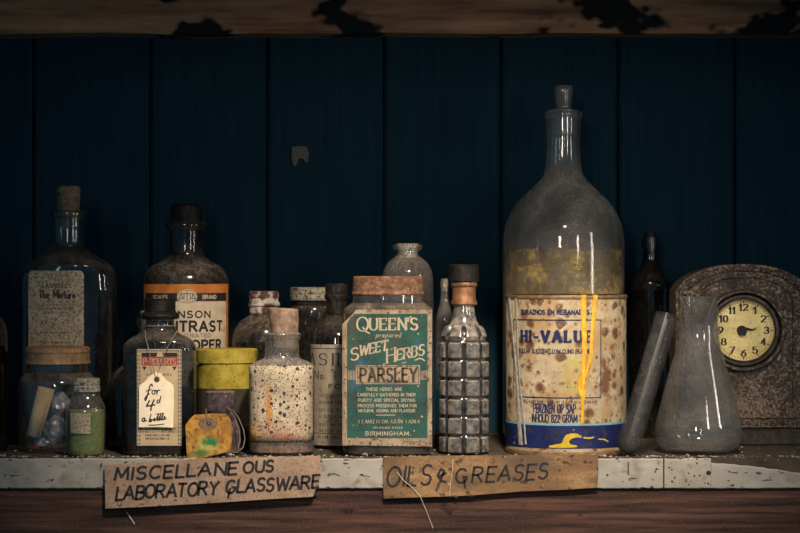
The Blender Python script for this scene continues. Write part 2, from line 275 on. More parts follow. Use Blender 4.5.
def loft(name, rings, m, parent, bottom=True, top=True, N=56, smooth=38, tf=None):
    V, F = [], []
    for (z, a, b, n) in rings:
        for x, y in section(max(a, 1e-5), max(b, 1e-5), n, N): V.append((x, y, z))
    R = len(rings)
    for r in range(R-1):
        for i in range(N):
            j = (i+1) % N; F.append((r*N+i, r*N+j, (r+1)*N+j, (r+1)*N+i))
    if top: F.append(tuple(range(N)) if rings[0][0] > rings[-1][0] else tuple(range((R-1)*N, R*N)))
    if bottom: F.append(tuple(range((R-1)*N, R*N)) if rings[0][0] > rings[-1][0] else tuple(range(N)))
    if tf: V = [tf(v) for v in V]
    return mesh_obj(name, V, F, m, parent, smooth=smooth)
def fill_from(rings, ztop, f=0.94, inset=0.002):
    """Contents that fill a shell below ztop."""
    R = [(z, a*f, b*f, n) for (z, a, b, n) in rings if z <= ztop]
    above = [r for r in rings if r[0] > ztop]
    if above and R:
        r0, r1 = (above[-1], R[0]) if rings[0][0] > rings[-1][0] else (above[0], R[-1])
        t = (ztop-r1[0])/max(1e-6, r0[0]-r1[0]); a = r1[1]+(r0[1]-r1[1])*t; b = r1[2]+(r0[2]-r1[2])*t; n = r1[3]+(r0[3]-r1[3])*t
        R = [(ztop, a*f, b*f, n)] + R
    return [(max(z, inset) if z < inset else z, a, b, n) for (z, a, b, n) in R]

def tube(name, pts, rad, m, parent=None, N=8, rads=None, loc=None):
    V, F = [], []; pts = [Vector(p) for p in pts]
    up = Vector((0, 1, 0.01))
    for i, p in enumerate(pts):
        t = (pts[min(i+1, len(pts)-1)] - pts[max(i-1, 0)]).normalized()
        u = t.cross(up)
        if u.length < 1e-4: u = t.cross(Vector((1, 0, 0)))
        u.normalize(); v = t.cross(u).normalized()
        r = rads[i] if rads else rad
        for k in range(N):
            a = 2*PI*k/N; V.append(p + u*math.cos(a)*r + v*math.sin(a)*r)
    for i in range(len(pts)-1):
        for k in range(N):
            j = (k+1) % N; F.append((i*N+k, i*N+j, (i+1)*N+j, (i+1)*N+k))
    F.append(tuple(range(N))); F.append(tuple(range((len(pts)-1)*N, len(pts)*N)))
    return mesh_obj(name, V, F, m, parent, smooth=50)

# ------------------------------------------------------------------ stroke lettering
def arc(cx, cy, rx, ry, a0, a1, n=9):
    return [(cx+rx*math.cos(math.radians(a0+(a1-a0)*i/n)), cy+ry*math.sin(math.radians(a0+(a1-a0)*i/n))) for i in range(n+1)]
G = {
 'A': (.78, [[(0, 0), (.39, 1), (.78, 0)], [(.14, .34), (.64, .34)]]),
 'B': (.62, [[(0, 0), (0, 1)], [(0, 1), (.3, 1)]+arc(.34, .76, .24, .24, 90, -90)+[(0, .52)], [(.3, .52)]+arc(.34, .26, .28, .26, 90, -90)+[(0, 0)]]),
 'C': (.70, [arc(.38, .5, .38, .5, 48, 312, 14)]),
 'D': (.68, [[(0, 0), (0, 1)], [(0, 1), (.2, 1)]+arc(.2, .5, .48, .5, 90, -90, 12)+[(0, 0)]]),
 'E': (.55, [[(0, 0), (0, 1)], [(0, 1), (.55, 1)], [(0, .52), (.46, .52)], [(0, 0), (.55, 0)]]),
 'F': (.52, [[(0, 0), (0, 1)], [(0, 1), (.52, 1)], [(0, .5), (.42, .5)]]),
 'G': (.74, [arc(.38, .5, .38, .5, 48, 340, 14)+[(.74, .44), (.46, .44)]]),
 'H': (.66, [[(0, 0), (0, 1)], [(.66, 0), (.66, 1)], [(0, .52), (.66, .52)]]),
 'I': (.06, [[(.03, 0), (.03, 1)]]),
 'J': (.45, [[(.45, 1), (.45, .25)]+arc(.22, .25, .23, .25, 0, -180)]),
 'K': (.66, [[(0, 0), (0, 1)], [(.62, 1), (0, .42)], [(.2, .6), (.66, 0)]]),
 'L': (.52, [[(0, 1), (0, 0)], [(0, 0), (.52, 0)]]),
 'M': (.84, [[(0, 0), (.06, 1), (.42, .2), (.78, 1), (.84, 0)]]),
 'N': (.68, [[(0, 0), (0, 1), (.68, 0), (.68, 1)]]),
 'O': (.78, [arc(.39, .5, .39, .5, 90, 450, 18)]),
 'P': (.60, [[(0, 0), (0, 1)], [(0, 1), (.3, 1)]+arc(.33, .74, .27, .26, 90, -90)+[(0, .48)]]),
 'Q': (.80, [arc(.39, .5, .39, .5, 90, 450, 18), [(.42, .26), (.62, -.02), (.86, -.16)]]),
 'R': (.66, [[(0, 0), (0, 1)], [(0, 1), (.3, 1)]+arc(.33, .75, .27, .25, 90, -90)+[(0, .5)], [(.28, .5), (.66, 0)]]),
 'S': (.60, [arc(.31, .75, .27, .25, 35, 260, 9)+arc(.29, .25, .29, .26, 85, -150, 9)]),
 'T': (.64, [[(.32, 0), (.32, 1)], [(0, 1), (.64, 1)]]),
 'U': (.66, [[(0, 1), (0, .32)]+arc(.33, .32, .33, .32, 180, 360, 10)+[(.66, 1)]]),
 'V': (.72, [[(0, 1), (.36, 0), (.72, 1)]]),
 'W': (1.02, [[(0, 1), (.25, 0), (.51, .85), (.77, 0), (1.02, 1)]]),
 'X': (.68, [[(0, 0), (.68, 1)], [(0, 1), (.68, 0)]]),
 'Y': (.70, [[(0, 1), (.35, .5), (.70, 1)], [(.35, .5), (.35, 0)]]),
 'Z': (.62, [[(0, 1), (.62, 1), (0, 0), (.62, 0)]]),
 '0': (.58, [arc(.29, .5, .29, .5, 90, 450, 16)]),
 '1': (.30, [[(.0, .76), (.18, 1), (.18, 0)]]),
 '2': (.56, [arc(.28, .72, .27, .28, 165, -30, 9)+[(0, 0), (.56, 0)]]),
 '3': (.56, [arc(.26, .75, .25, .25, 150, -80, 9)+arc(.26, .26, .29, .26, 80, -150, 9)]),
 '4': (.60, [[(.42, 0), (.42, 1), (0, .3), (.6, .3)]]),
 '5': (.56, [[(.5, 1), (.08, 1), (.04, .56)]+arc(.26, .33, .29, .33, 120, -150, 10)]),
 '6': (.58, [[(.48, .97), (.18, .75), (.02, .4)]+arc(.29, .31, .28, .31, 180, -180, 14)]),
 '7': (.54, [[(0, 1), (.54, 1), (.18, 0)]]),
 '8': (.56, [arc(.28, .75, .23, .25, 90, 450, 12), arc(.28, .26, .28, .26, 90, 450, 12)]),
 '9': (.58, [[(.12, .03), (.42, .28), (.56, .6)]+arc(.29, .69, .28, .31, 0, 360, 14)]),
 '&': (.74, [[(.72, 0), (.16, .72)]+arc(.3, .82, .16, .18, 190, -20, 8)+[(.02, .3)]+arc(.26, .22, .24, .22, 160, 320, 6)+[(.7, .42)]]),
 '.': (.08, [[(.04, 0), (.04, .09)]]), '-': (.40, [[(.0, .42), (.40, .42)]]), "'": (.08, [[(.06, 1), (.02, .74)]]), ',': (.1, [[(.08, .08), (.0, -.14)]]),
 ' ': (.36, []),
 'a': (.44, [arc(.21, .24, .21, .24, 30, 390, 12), [(.42, .48), (.42, .06), (.48, 0)]]),
 'b': (.44, [[(.0, 1), (0, 0)], arc(.21, .24, .21, .24, 180, -180, 12)]),
 'd': (.44, [[(.42, 1), (.42, 0)], arc(.21, .24, .21, .24, 0, 360, 12)]),
 'e': (.42, [[(.02, .26), (.4, .28)]+arc(.21, .24, .2, .24, 10, 320, 12)]),
 'f': (.34, [[(.36, .92), (.26, 1), (.16, .88), (.12, .4), (.08, -.28), (-.04, -.34)], [(0, .48), (.32, .5)]]),
 'h': (.42, [[(0, 1), (0, 0)], [(0, .3)]+arc(.2, .3, .2, .18, 160, 0, 6)+[(.4, 0)]]),
 'i': (.06, [[(.03, .48), (.03, 0)], [(.03, .68), (.03, .76)]]),
 'l': (.08, [[(.02, 1), (.02, .04), (.10, 0)]]),
 'm': (.64, [[(0, .48), (0, 0)], [(0, .3)]+arc(.16, .3, .15, .18, 160, 0, 5)+[(.31, 0)], [(.31, .3)]+arc(.47, .3, .15, .18, 160, 0, 5)+[(.62, 0)]]),
 'n': (.42, [[(0, .48), (0, 0)], [(0, .3)]+arc(.2, .3, .2, .18, 160, 0, 6)+[(.4, 0)]]),
 'o': (.44, [arc(.22, .24, .21, .24, 90, 450, 12)]),
 'p': (.44, [[(0, .48), (0, -.36)], arc(.21, .24, .21, .24, 180, -180, 12)]),
 'r': (.28, [[(0, .48), (0, 0)], [(0, .28), (.12, .46), (.28, .46)]]),
 't': (.28, [[(.12, .85), (.12, .08), (.24, 0), (.3, .05)], [(0, .5), (.28, .5)]]),
 'u': (.42, [[(0, .48), (0, .18)]+arc(.2, .18, .2, .18, 180, 340, 6)+[(.4, .48)], [(.4, .48), (.4, 0)]]),
 'x': (.42, [[(0, .48), (.42, 0)], [(0, 0), (.42, .48)]]),
}
class Label:
    """Flat print built in picture-sized units (px at the label's own depth) and wrapped onto a surface by f(x, y, lift)."""
    def __init__(self, f): self.f = f; self.V = []; self.F = []; self.fm = []; self.mats = []; self.lift = 0.00012
    def mi(self, m):
        if m not in self.mats: self.mats.append(m)
        return self.mats.index(m)
    def poly(self, pts, m, lift):
        i = len(self.V); self.V += [self.f(x, y, lift) for x, y in pts]
        self.F.append(tuple(range(i, i+len(pts)))); self.fm.append(self.mi(m))
    def fill(self, pts, m, lift, step=0.7):
        """Polygon cut into narrow columns so that it follows a curved wall."""
        xs = [p[0] for p in pts]; a, b = min(xs), max(xs); n = max(2, int((b-a)/step)); k = self.mi(m); E = list(zip(pts, pts[1:]+pts[:1]))
        def cross(x): return sorted(p[1]+(q[1]-p[1])*(x-p[0])/(q[0]-p[0]) for p, q in E if (p[0] <= x) != (q[0] <= x))
        for i in range(n):
            x0, x1 = a+(b-a)*i/n, a+(b-a)*(i+1)/n; C = cross((x0+x1)/2); A, B = cross(x0+1e-4), cross(x1-1e-4)
            for j in range(0, len(C)-1, 2):
                y = [A[j], A[j+1]] if len(A) == len(C) else [C[j], C[j+1]]; z = [B[j], B[j+1]] if len(B) == len(C) else [C[j], C[j+1]]
                q = len(self.V); self.V += [self.f(x0, y[0], lift), self.f(x0, y[1], lift), self.f(x1, z[1], lift), self.f(x1, z[0], lift)]
                self.F.append((q, q+1, q+2, q+3)); self.fm.append(k)
    def grid(self, x0, x1, y0, y1, m, lift=0.0, nx=None, ny=1):
        """y0/y1 may be functions of x (torn or cut edges)."""
        nx = nx or max(1, int(abs(x1-x0)/3))
        fy0 = y0 if callable(y0) else (lambda x: y0); fy1 = y1 if callable(y1) else (lambda x: y1)
        i0 = len(self.V); k = self.mi(m)
        for i in range(nx+1):
            x = x0+(x1-x0)*i/nx; a, b = fy0(x), fy1(x)
            for j in range(ny+1): self.V.append(self.f(x, a+(b-a)*j/ny, lift))
        for i in range(nx):
            for j in range(ny):
                q = i0+i*(ny+1)+j
                self.F.append((q, q+1, q+ny+2, q+ny+1)); self.fm.append(k)
    def ribbon(self, pts, w, m, lift=None, contrast=1.0, caps=False):
        lift = self.lift if lift is None else lift
        for i in range(1, len(pts)-1):                            # sharp corners start a fresh stroke
            ax_, ay_ = pts[i][0]-pts[i-1][0], pts[i][1]-pts[i-1][1]; bx_, by_ = pts[i+1][0]-pts[i][0], pts[i+1][1]-pts[i][1]
            if ax_*bx_+ay_*by_ < .45*math.hypot(ax_, ay_)*math.hypot(bx_, by_):
                self.ribbon(pts[:i+1], w, m, lift, contrast); self.ribbon(pts[i:], w, m, lift+.00001, contrast); return
        P = [pts[0]]
        for a, b in zip(pts, pts[1:]):
            L = math.hypot(b[0]-a[0], b[1]-a[1])
            if L < 1e-6: continue
            n = max(1, int(L/4))
            for k in range(1, n+1): P.append((a[0]+(b[0]-a[0])*k/n, a[1]+(b[1]-a[1])*k/n))
        if len(P) < 2: return
        i0 = len(self.V); k = self.mi(m); n = len(P)
        closed = math.hypot(P[0][0]-P[-1][0], P[0][1]-P[-1][1]) < 1e-6
        for i in range(n):
            a = P[i-1] if i else (P[-2] if closed else P[0]); b = P[i]; c = P[i+1] if i+1 < n else (P[1] if closed else P[-1])
            d1 = (b[0]-a[0], b[1]-a[1]); d2 = (c[0]-b[0], c[1]-b[1])
            l1 = math.hypot(*d1) or 1; l2 = math.hypot(*d2) or 1
            if math.hypot(*d1) == 0: d1, l1 = d2, l2
            if math.hypot(*d2) == 0: d2, l2 = d1, l1
            t1 = (d1[0]/l1, d1[1]/l1); t2 = (d2[0]/l2, d2[1]/l2)
            tx, ty = t1[0]+t2[0], t1[1]+t2[1]; tl = math.hypot(tx, ty)
            if tl < 0.3: tx, ty, tl = t2[0], t2[1], 1
            tx, ty = tx/tl, ty/tl; nx, ny = -ty, tx
            mit = min(1.6, 1/max(0.3, abs(nx*-t2[1]+ny*t2[0])))
            ww = w*(contrast+(1-contrast)*abs(ty))*0.5*mit
            bx, by = b
            if not closed and i == 0: bx -= tx*w*.3; by -= ty*w*.3
            if not closed and i == n-1: bx += tx*w*.3; by += ty*w*.3
            self.V.append(self.f(bx+nx*ww, by+ny*ww, lift)); self.V.append(self.f(bx-nx*ww, by-ny*ww, lift))
        for i in range(n-1):
            q = i0+2*i; self.F.append((q, q+1, q+3, q+2)); self.fm.append(k)
    def text(self, s, x0, x1, ytop, ybase, w, m, slope=0.0, slant=0.0, serif=0.0, contrast=1.0, gap=.24, jit=0.0, lift=None, arcdy=0.0):
        h = ybase-ytop; adv = sum(G[c][0] for c in s)+gap*(len(s)-1); sx = (x1-x0)/adv; x = 0.0
        for c in s:
            a, strokes = G[c]; jx, jy = random.uniform(-jit, jit), random.uniform(-jit, jit)
            def mp(p, x=x, jx=jx, jy=jy):
                X_ = x0+(x+p[0])*sx+slant*p[1]*h+jx; u = (X_-x0)/max(1e-6, x1-x0)
                return (X_, ybase-p[1]*h+slope*(X_-x0)+jy-arcdy*4*u*(1-u))
            for st in strokes:
                q = [mp(p) for p in st]
                if jit: q = [(u+random.uniform(-jit, jit)*.25, v+random.uniform(-jit, jit)*.25) for u, v in q]
                self.ribbon(q, w, m, lift, contrast)
                if serif:
                    for (pa, pb) in ((st[0], st[1]), (st[-1], st[-2])):
                        if abs(pa[0]-pb[0]) < .45*abs(pa[1]-pb[1]) and (pa[1] < .02 or pa[1] > .98):
                            cx_, cy_ = mp(pa); dy = w*.15 if pa[1] > .5 else -w*.15
                            self.ribbon([(cx_-serif*h/2, cy_+dy), (cx_+serif*h/2, cy_+dy)], max(w*.5*max(contrast, .55), .5), m, (lift or self.lift)+.00002)
                        elif abs(pa[1]-pb[1]) < .02 and (pa[1] < .02 or pa[1] > .98):
                            cx_, cy_ = mp(pa); s2 = 1 if pa[1] > .5 else -1
                            self.ribbon([(cx_, cy_), (cx_, cy_+s2*h*.2)], max(w*.5, .5), m, (lift or self.lift)+.00002)
            x += a+gap
    def scribble(self, x0, x1, y, h, m, w=.6):
        """A line of print too small and worn to read."""
        x = x0
        while x < x1:
            for _ in range(random.randint(2, 6)):
                if x > x1: break
                t = random.random()
                if t < .5: self.ribbon([(x, y-h/2), (x+random.uniform(-.2, .3), y+h/2)], w, m)
                elif t < .8: self.ribbon([(x, y+h/2), (x+h*.3, y-h/2), (x+h*.6, y+h/2)], w*.8, m)
                else: self.ribbon([(x, y-h/2), (x+h*.5, y-h/2), (x+h*.1, y+h/2), (x+h*.6, y+h/2)], w*.7, m)
                x += h*random.uniform(.55, .85)
            x += h*.55
    def build(self, name, parent):
        o = mesh_obj(name, self.V, self.F, self.mats, parent, self.fm, smooth='open')
        return o

def wrap(cx, d, a, b, n=2.0, lift0=0.0006):
    """Map of label units onto the front of a (super)elliptic body whose axis stands at depth d; a, b in metres."""
    df = d-b; sf = S(df)
    def f(x, y, lift):
        u = X(x, df)-X(cx, d); z = CZ+(266.5-y)/1000*sf; o = lift0+lift
        if n <= 2.01:
            t = u/a; return (math.sin(t)*(a+o), -math.cos(t)*(b+o), z)
        if abs(u) > a*.995: u = math.copysign(a*.995, u)
        return (u, -b*(1-abs(u/a)**n)**(1/n)-o, z)
    return f
def flat(cx, d, b, lift0=0.0006, bend=None):
    df = d-b; sf = S(df)
    def f(x, y, lift):
        u = X(x, df)-X(cx, d)
        return (u, -b-lift0-lift-(bend(x, y) if bend else 0), CZ+(266.5-y)/1000*sf)
    return f

# ================================================================== THE SETTING
def box(name, x0, x1, y0, y1, z0, z1, m, parent=None, bev=0.0):
    bm = bmesh.new(); bmesh.ops.create_cube(bm, size=1)
    for v in bm.verts: v.co = Vector((x0+(v.co.x+.5)*(x1-x0), y0+(v.co.y+.5)*(y1-y0), z0+(v.co.z+.5)*(z1-z0)))
    if bev: bmesh.ops.bevel(bm, geom=bm.edges[:]+bm.verts[:], offset=bev, segments=2, affect='EDGES')
    return bm_obj(name, bm, m, parent)

WALL = 0.345
def wall_boards():
    bm = bmesh.new(); pitch = 0.117*S(WALL); x = X(33, WALL)-8*pitch
    for i in range(24):
        r = random.Random(i); dz = r.uniform(-.001, .001)
        x0, x1 = x+i*pitch+.0012, x+(i+1)*pitch-.0012
        g = bmesh.ops.create_cube(bm, size=1)['verts']
        for v in g: v.co = Vector((x0+(v.co.x+.5)*(x1-x0), WALL+dz+(v.co.y+.5)*.02, -.7+(v.co.z+.5)*1.9))
        es = list({e for v in g for e in v.link_edges if abs(e.verts[0].co.z-e.verts[1].co.z) > .5})
        bmesh.ops.bevel(bm, geom=es, offset=.003, segments=1, affect='EDGES')
    g = bmesh.ops.create_cube(bm, size=1)['verts']
    for v in g: v.co = Vector((-1.2+(v.co.x+.5)*3.4, WALL+.012+(v.co.y+.5)*.02, -.7+(v.co.z+.5)*1.9))
    return bm_obj('wall_back', bm, M['wall'])
structure(wall_boards())
def beam():
    """Rough-sawn batten along the wall, its lower edge a little waney."""
    y0 = 0.29; zb = Z(33, y0); V, F = [], []; n = 120
    for i in range(n+1):
        x = -1.0+2.9*i/n; k = (mnoise.noise((x*9, 0, 0))*.0025+mnoise.noise((x*40, 3, 0))*.001)
        for (y, z) in ((y0+k, zb+.09), (y0+k, zb+.004+k), (y0+.004+k, zb+k), (WALL, zb+k*.5), (WALL, zb+.09)): V.append((x, y, z))
    for i in range(n):
        for j in range(5):
            a, b = i*5+j, i*5+(j+1) % 5; F.append((a, b, b+5, a+5))
    F += [tuple(range(5)), tuple(range(n*5, n*5+5))]
    return mesh_obj('trim_1', V, F, M['beam'], smooth=40)
structure(beam())
structure(box('floor', -2.2, 3.0, -3.0, WALL+.03, -1.12, -1.05, mat('dark_earth_floor', [(0.3, (0.02, 0.017, 0.014)), (0.7, (0.06, 0.05, 0.04))], 6, 6, 0.95)))

# unseen upper board and front lip, added to keep the lamp off the back wall
structure(box('added_shade_board', -1.2, 2.2, -0.18, WALL+.02, .512, .54, M['beam']))
structure(box('added_shade_lip', -1.2, 2.2, -0.195, -0.175, .464, .54, M['beam']))
# ------------------------------------------------------------------ the shelf
sh = bpy.data.objects.new('shelf', None); COL.objects.link(sh); sh.location = (0.4, 0, 0)
tag(sh, 'long wooden shelf with a brown front board and chipped white edging', 'shelf')
def local(o, r):
    me = o.data; L = r.location
    for v in me.vertices: v.co -= L
    return o
local(box('shelf_board', -0.9, 1.75, .0035, WALL, -.030, 0, M['shelf'], sh), sh)
fa = local(box('front_board', -0.9, 1.75, .0040, .026, -.16, -.0302, M['fascia'], sh, .0015), sh)
fb = None
def strip(x0p, x1p, m, top0=458.5, top1=458.5, hole=None):
    n = max(6, int((x1p-x0p)/4)); V, F = [], []
    for i in range(n+1):
        px = x0p+(x1p-x0p)*i/n; r = random.Random(int(px*7)); t = i/n
        zt = Z(top0+(top1-top0)*t**1.4, 0)+r.uniform(-.0005, .0004); zb = Z(488.5, 0)+r.uniform(-.0004, .0004)
        for (y, z) in ((.0035, zt), (.0008, zt), (0, zt-.0012), (0, zb+.001), (.0008, zb), (.0035, zb)): V.append((X(px, 0)-.4, y, z))
    for i in range(n):
        for j in range(6):
            a, b = i*6+j, i*6+(j+1) % 6; F.append((a, b, b+6, a+6))
    F += [tuple(range(6)), tuple(range(n*6, n*6+6))]
    o = mesh_obj('edging_strip', V, F, m, sh, smooth=30)
    return o
strip(-500, 238, M['strip']); strip(239, 470, M['strip']); strip(471, 663, M['strip'])
strip(664.5, 711, M['strip_worn']); strip(711.3, 1150, M['strip'], 463, 560)
def disc(name, cx, cz, y, r, m, parent, depth=.001):
    V = [(cx+r*math.cos(2*PI*k/20), y, cz+r*math.sin(2*PI*k/20)) for k in range(20)] + [(cx+r*math.cos(2*PI*k/20), y+depth, cz+r*math.sin(2*PI*k/20)) for k in range(20)]
    F = [tuple(range(20)), tuple(range(20, 40))]+[(k, (k+1) % 20, 20+(k+1) % 20, 20+k) for k in range(20)]
    return mesh_obj(name, V, F, m, parent)
disc('nail_hole', X(708.5, 0)-.4, Z(473, 0), -.0003, .0024, M['ink'], sh)
local(box('slot_mark', X(627.6, 0), X(628.8, 0), -.0003, .001, Z(475, 0), Z(462, 0), M['ink'], sh), sh)

# ------------------------------------------------------------------ cardboard signs
def card(name, outline, y, thick, m, label, writing):
    xs = [p[0] for p in outline]; ys = [p[1] for p in outline]; cx = sum(xs)/len(xs)
    t = bpy.data.objects.new(name, None); COL.objects.link(t); t.location = (X(cx, 0), y+thick, Z(max(ys), 0)); tag(t, label, 'sign', 'handwritten cardboard signs on the shelf edge')
    sf = S(y)
    pts = [(CX+(px-400)/1000*sf-t.location.x, CZ+(266.5-py)/1000*sf-t.location.z) for px, py in outline]
    n = len(pts)
    V = [(x, -thick, z) for x, z in pts]+[(x, 0, z) for x, z in pts]
    F = [tuple(range(n)), tuple(range(n, 2*n))]+[(k, (k+1) % n, n+(k+1) % n, n+k) for k in range(n)]
    mesh_obj('card', V, F, m, t)
    L = Label(lambda x, yy, lift: (CX+(x-400)/1000*sf-t.location.x, -thick-.0001-lift, CZ+(266.5-yy)/1000*sf-t.location.z))
    writing(L); L.build('handwriting', t); return t
def wr1(L):
    k = M['ink']; sl = -0.055
    L.text('MISCELLANE', 115, 237, 468.5, 480.5, 2.6, k, sl, .14, jit=.5)
    L.text('OUS', 243, 273, 462, 473, 2.6, k, sl, .12, jit=.4)
    L.text('LABORATORY', 116, 217, 487, 499.8, 2.6, k, sl, .14, jit=.5, gap=.16)
    L.text('GLASSWARE', 226, 318, 480.5, 493, 2.6, k, sl, .12, jit=.5, gap=.18)
    L.ribbon([(230, 489), (228, 498)], 2.3, k)
card('cardboard_sign', [(104.5, 465.5), (150, 461.8), (210, 458), (270, 457), (320.5, 456), (320, 468), (319.5, 482), (316.5, 486), (315, 492), (313, 496.6), (280, 498.5), (210, 503.2), (150, 506.6), (105.5, 508.6)],
     -.0065, .0016, M['card'], 'brown cardboard strip hand-lettered MISCELLANEOUS LABORATORY GLASSWARE below the labelled bottles', wr1)
def wr2(L):
    k = M['ink']; sl = -0.05
    L.text('OILS', 386, 430, 468, 487.5, 2.3, k, -.07, .14, jit=.4)
    L.ribbon([(440, 482), (444, 471), (441, 469), (438, 475), (441, 481), (446, 482)], 2.4, k)
    L.ribbon([(438, 477), (446, 473)], 2.2, k)
    L.text('G', 455, 466, 469, 483, 2.3, k, 0, .12, jit=.3); L.ribbon([(464, 478), (465, 488)], 2.1, k)
    L.text('REASES', 472, 547, 467.5, 482.5, 2.3, k, -.055, .16, jit=.5)
    for x, y in ((440, 494), (455, 496), (470, 495), (540, 487), (505, 470)): L.ribbon([(x, y), (x+2, y+1.2)], 2.0, M['faded_ink'])
card('cardboard_sign', [(383, 457.5), (420, 456.2), (480, 455.6), (540, 455), (598, 454.6), (598.5, 472), (597.5, 487.5), (570, 489.5), (520, 491.5), (470, 495.5), (430, 497), (383.5, 498.5)],
     -.0030, .0016, M['card_stained'], 'stained orange-brown cardboard strip hand-lettered OILS & GREASES under the large tin', wr2)

# ================================================================== BOTTLES, LEFT TO RIGHT
# dark bottle cut by the left edge
D = .10; t = thing('glass_bottle', -25, D, 'dark glass bottle mostly cut off by the left edge of the photo', 'bottle')
loft('bottle_body', smooth_profile([[(255, 11), (262, 11)], [(262, 9), (285, 9), (303, 14), (318, 27), (330, 32), (345, 33)], [(345, 33), (-4, 33), (-1, 32), (0, 29)]], D), M['g_dark'], t)
loft('liquid', [(.10, .0335, .0335, 2), (.003, .0335, .0335, 2), (.002, .031, .031, 2)], M['dark_liquid'], t)
loft('stopper', smooth_profile([[(240, 9), (243, 11), (254, 11)], [(254, 8), (275, 7.5)]], D), M['old_cork'], t)

# corked bottle "The Mixture"
D = .185; t = thing('medicine_bottle', 68.5, D, 'tall corked bottle with speckled paper label reading The Mixture, behind the rust-lidded jar', 'bottle')
pr = smooth_profile([[(211, 15.5, 1, 2), (212, 17.5, 1, 2), (217.5, 17.5, 1, 2), (219, 15.5, 1, 2)], [(219, 15.2, 1, 2), (235, 15.4, 1, 2), (248, 17, 1, 2), (256, 27, .9, 2.2), (264, 40, .8, 2.7), (273, 46.5, .68, 3.2), (290, 47.8, .66, 3.4)], [(290, 47.8, .66, 3.4), (370, 47.8, .66, 3.4), (-6, 47.8, .66, 3.4), (-2, 46, .66, 3.4), (0, 42, .66, 3.4)]], D)
loft('bottle_body', pr, M['g_mix'], t)
loft('liquid', fill_from(pr, Z(308, D), .965), M['dark_liquid'], t)
loft('cork', smooth_profile([[(186.5, 10.5), (188, 12), (212, 11)], [(212, 10.8), (227, 10.2)]], D), M['old_cork'], t)
b = .0477*S(D)*.66
L = Label(flat(68.5, D, b)); cx = lambda y: 0
tl = lambda x: 271+max(0, 4-math.sqrt(max(0, 16-max(0, 4-min(x-28.5, 84-x))**2)))
L.grid(28.5, 84, tl, 352, M['paper_speck'], 0, 24, 6)
kk = M['faded_ink']
L.text('No.', 51, 62, 277, 281, .6, kk, slant=.15)
L.text('LATHERLEY', 43, 71, 284.5, 288, .7, kk, serif=.15, contrast=.6)
L.text('The Mixture', 39, 75, 290.5, 298.5, 1.35, M['ink'], serif=.1, contrast=.6, gap=.2)
for y, x0, x1 in ((305.5, 36, 75), (309, 38, 74), (313, 44, 68), (333, 40, 72), (343, 42, 76)): L.scribble(x0, x1, y, 1.7, kk, .5)
L.build('label', t)

# jar with rusty lid: rolled paper and foil
D = .098; t = thing('storage_jar', 57.5, D, 'round glass jar with rusty brown lid holding a paper roll and crumpled foil', 'jar')
pr = smooth_profile([[(361, 31), (372.5, 31)], [(372.5, 31.5), (375.5, 34), (381, 38), (390, 39), (420, 39)], [(420, 39), (-7, 39), (-2, 37), (0, 32)]], D)
loft('jar_body', pr, M['g_jar'], t)
lid_p = [[(347, 30), (348, 32)], [(348, 32.2), (352, 32.4), (353, 31.9), (361, 32.2), (363.5, 33)], [(363.5, 32.8), (364.2, 31)]]
loft('lid', smooth_profile(lid_p, D), M['brass_lid'], t)
s = S(D)
def roll(name, p0, p1, r0, r1, m, par):
    """A loose roll of paper: a spiral sheet swept along its axis."""
    a, c = Vector(p0), Vector(p1); ax = (c-a).normalized(); u = ax.cross(Vector((0, 1, 0))).normalized(); v = ax.cross(u); V, F = [], []; n = 44
    for i in range(n+1):
        an = 4.2*PI*i/n; k = .55+.45*i/n
        for q, (pt, r) in enumerate(((a, r0), (c, r1))): V.append(pt+(u*math.cos(an)+v*math.sin(an))*r*k)
    for i in range(n): F.append((2*i, 2*i+1, 2*i+3, 2*i+2))
    o = mesh_obj(name, V, F, m, par, smooth='open'); md = o.modifiers.new('s', 'SOLIDIFY'); md.thickness = .0004; return o
def crumple(name, c, r, m, par, seed=0, sub=3):
    bm = bmesh.new(); bmesh.ops.create_icosphere(bm, subdivisions=sub, radius=1)
    for v in bm.verts:
        q = v.co*2.1+Vector((seed*3.1, seed, 0)); k = 1+.35*mnoise.noise(q)+.28*abs(mnoise.noise(q*2.3))
        v.co = Vector(c)+Vector((v.co.x*r[0], v.co.y*r[1], v.co.z*r[2]))*k
    return bm_obj(name, bm, m, par)
dn = -.022
sf = S(D+dn)
def jp(px, py, dd=dn): return (X(px, D+dd)-X(57.5, D), dd, Z(py, D+dd))
jc = roll('paper_roll', jp(46, 388, -.020), jp(33, 437, -.024), .0092, .0080, M['roll_paper'], t); jc['label'] = 'tan paper roll leaning inside the jar'
f = crumple('foil_wad', jp(58, 431, -.014), (.016, .012, .014), M['foil'], t, 1); f['label'] = 'crumpled blue-grey foil'
crumple('foil_wad', jp(60, 405, -.010), (.010, .009, .012), M['foil'], t, 2)
crumple('foil_wad', jp(44, 444, -.016), (.009, .008, .006), M['foil'], t, 5)
crumple('foil_wad', jp(79, 436, -.006), (.012, .012, .012), M['dark_fill'], t, 4)
crumple('red_scrap', jp(36, 448, -.020), (.005, .005, .003), M['red_scrap'], t, 3)

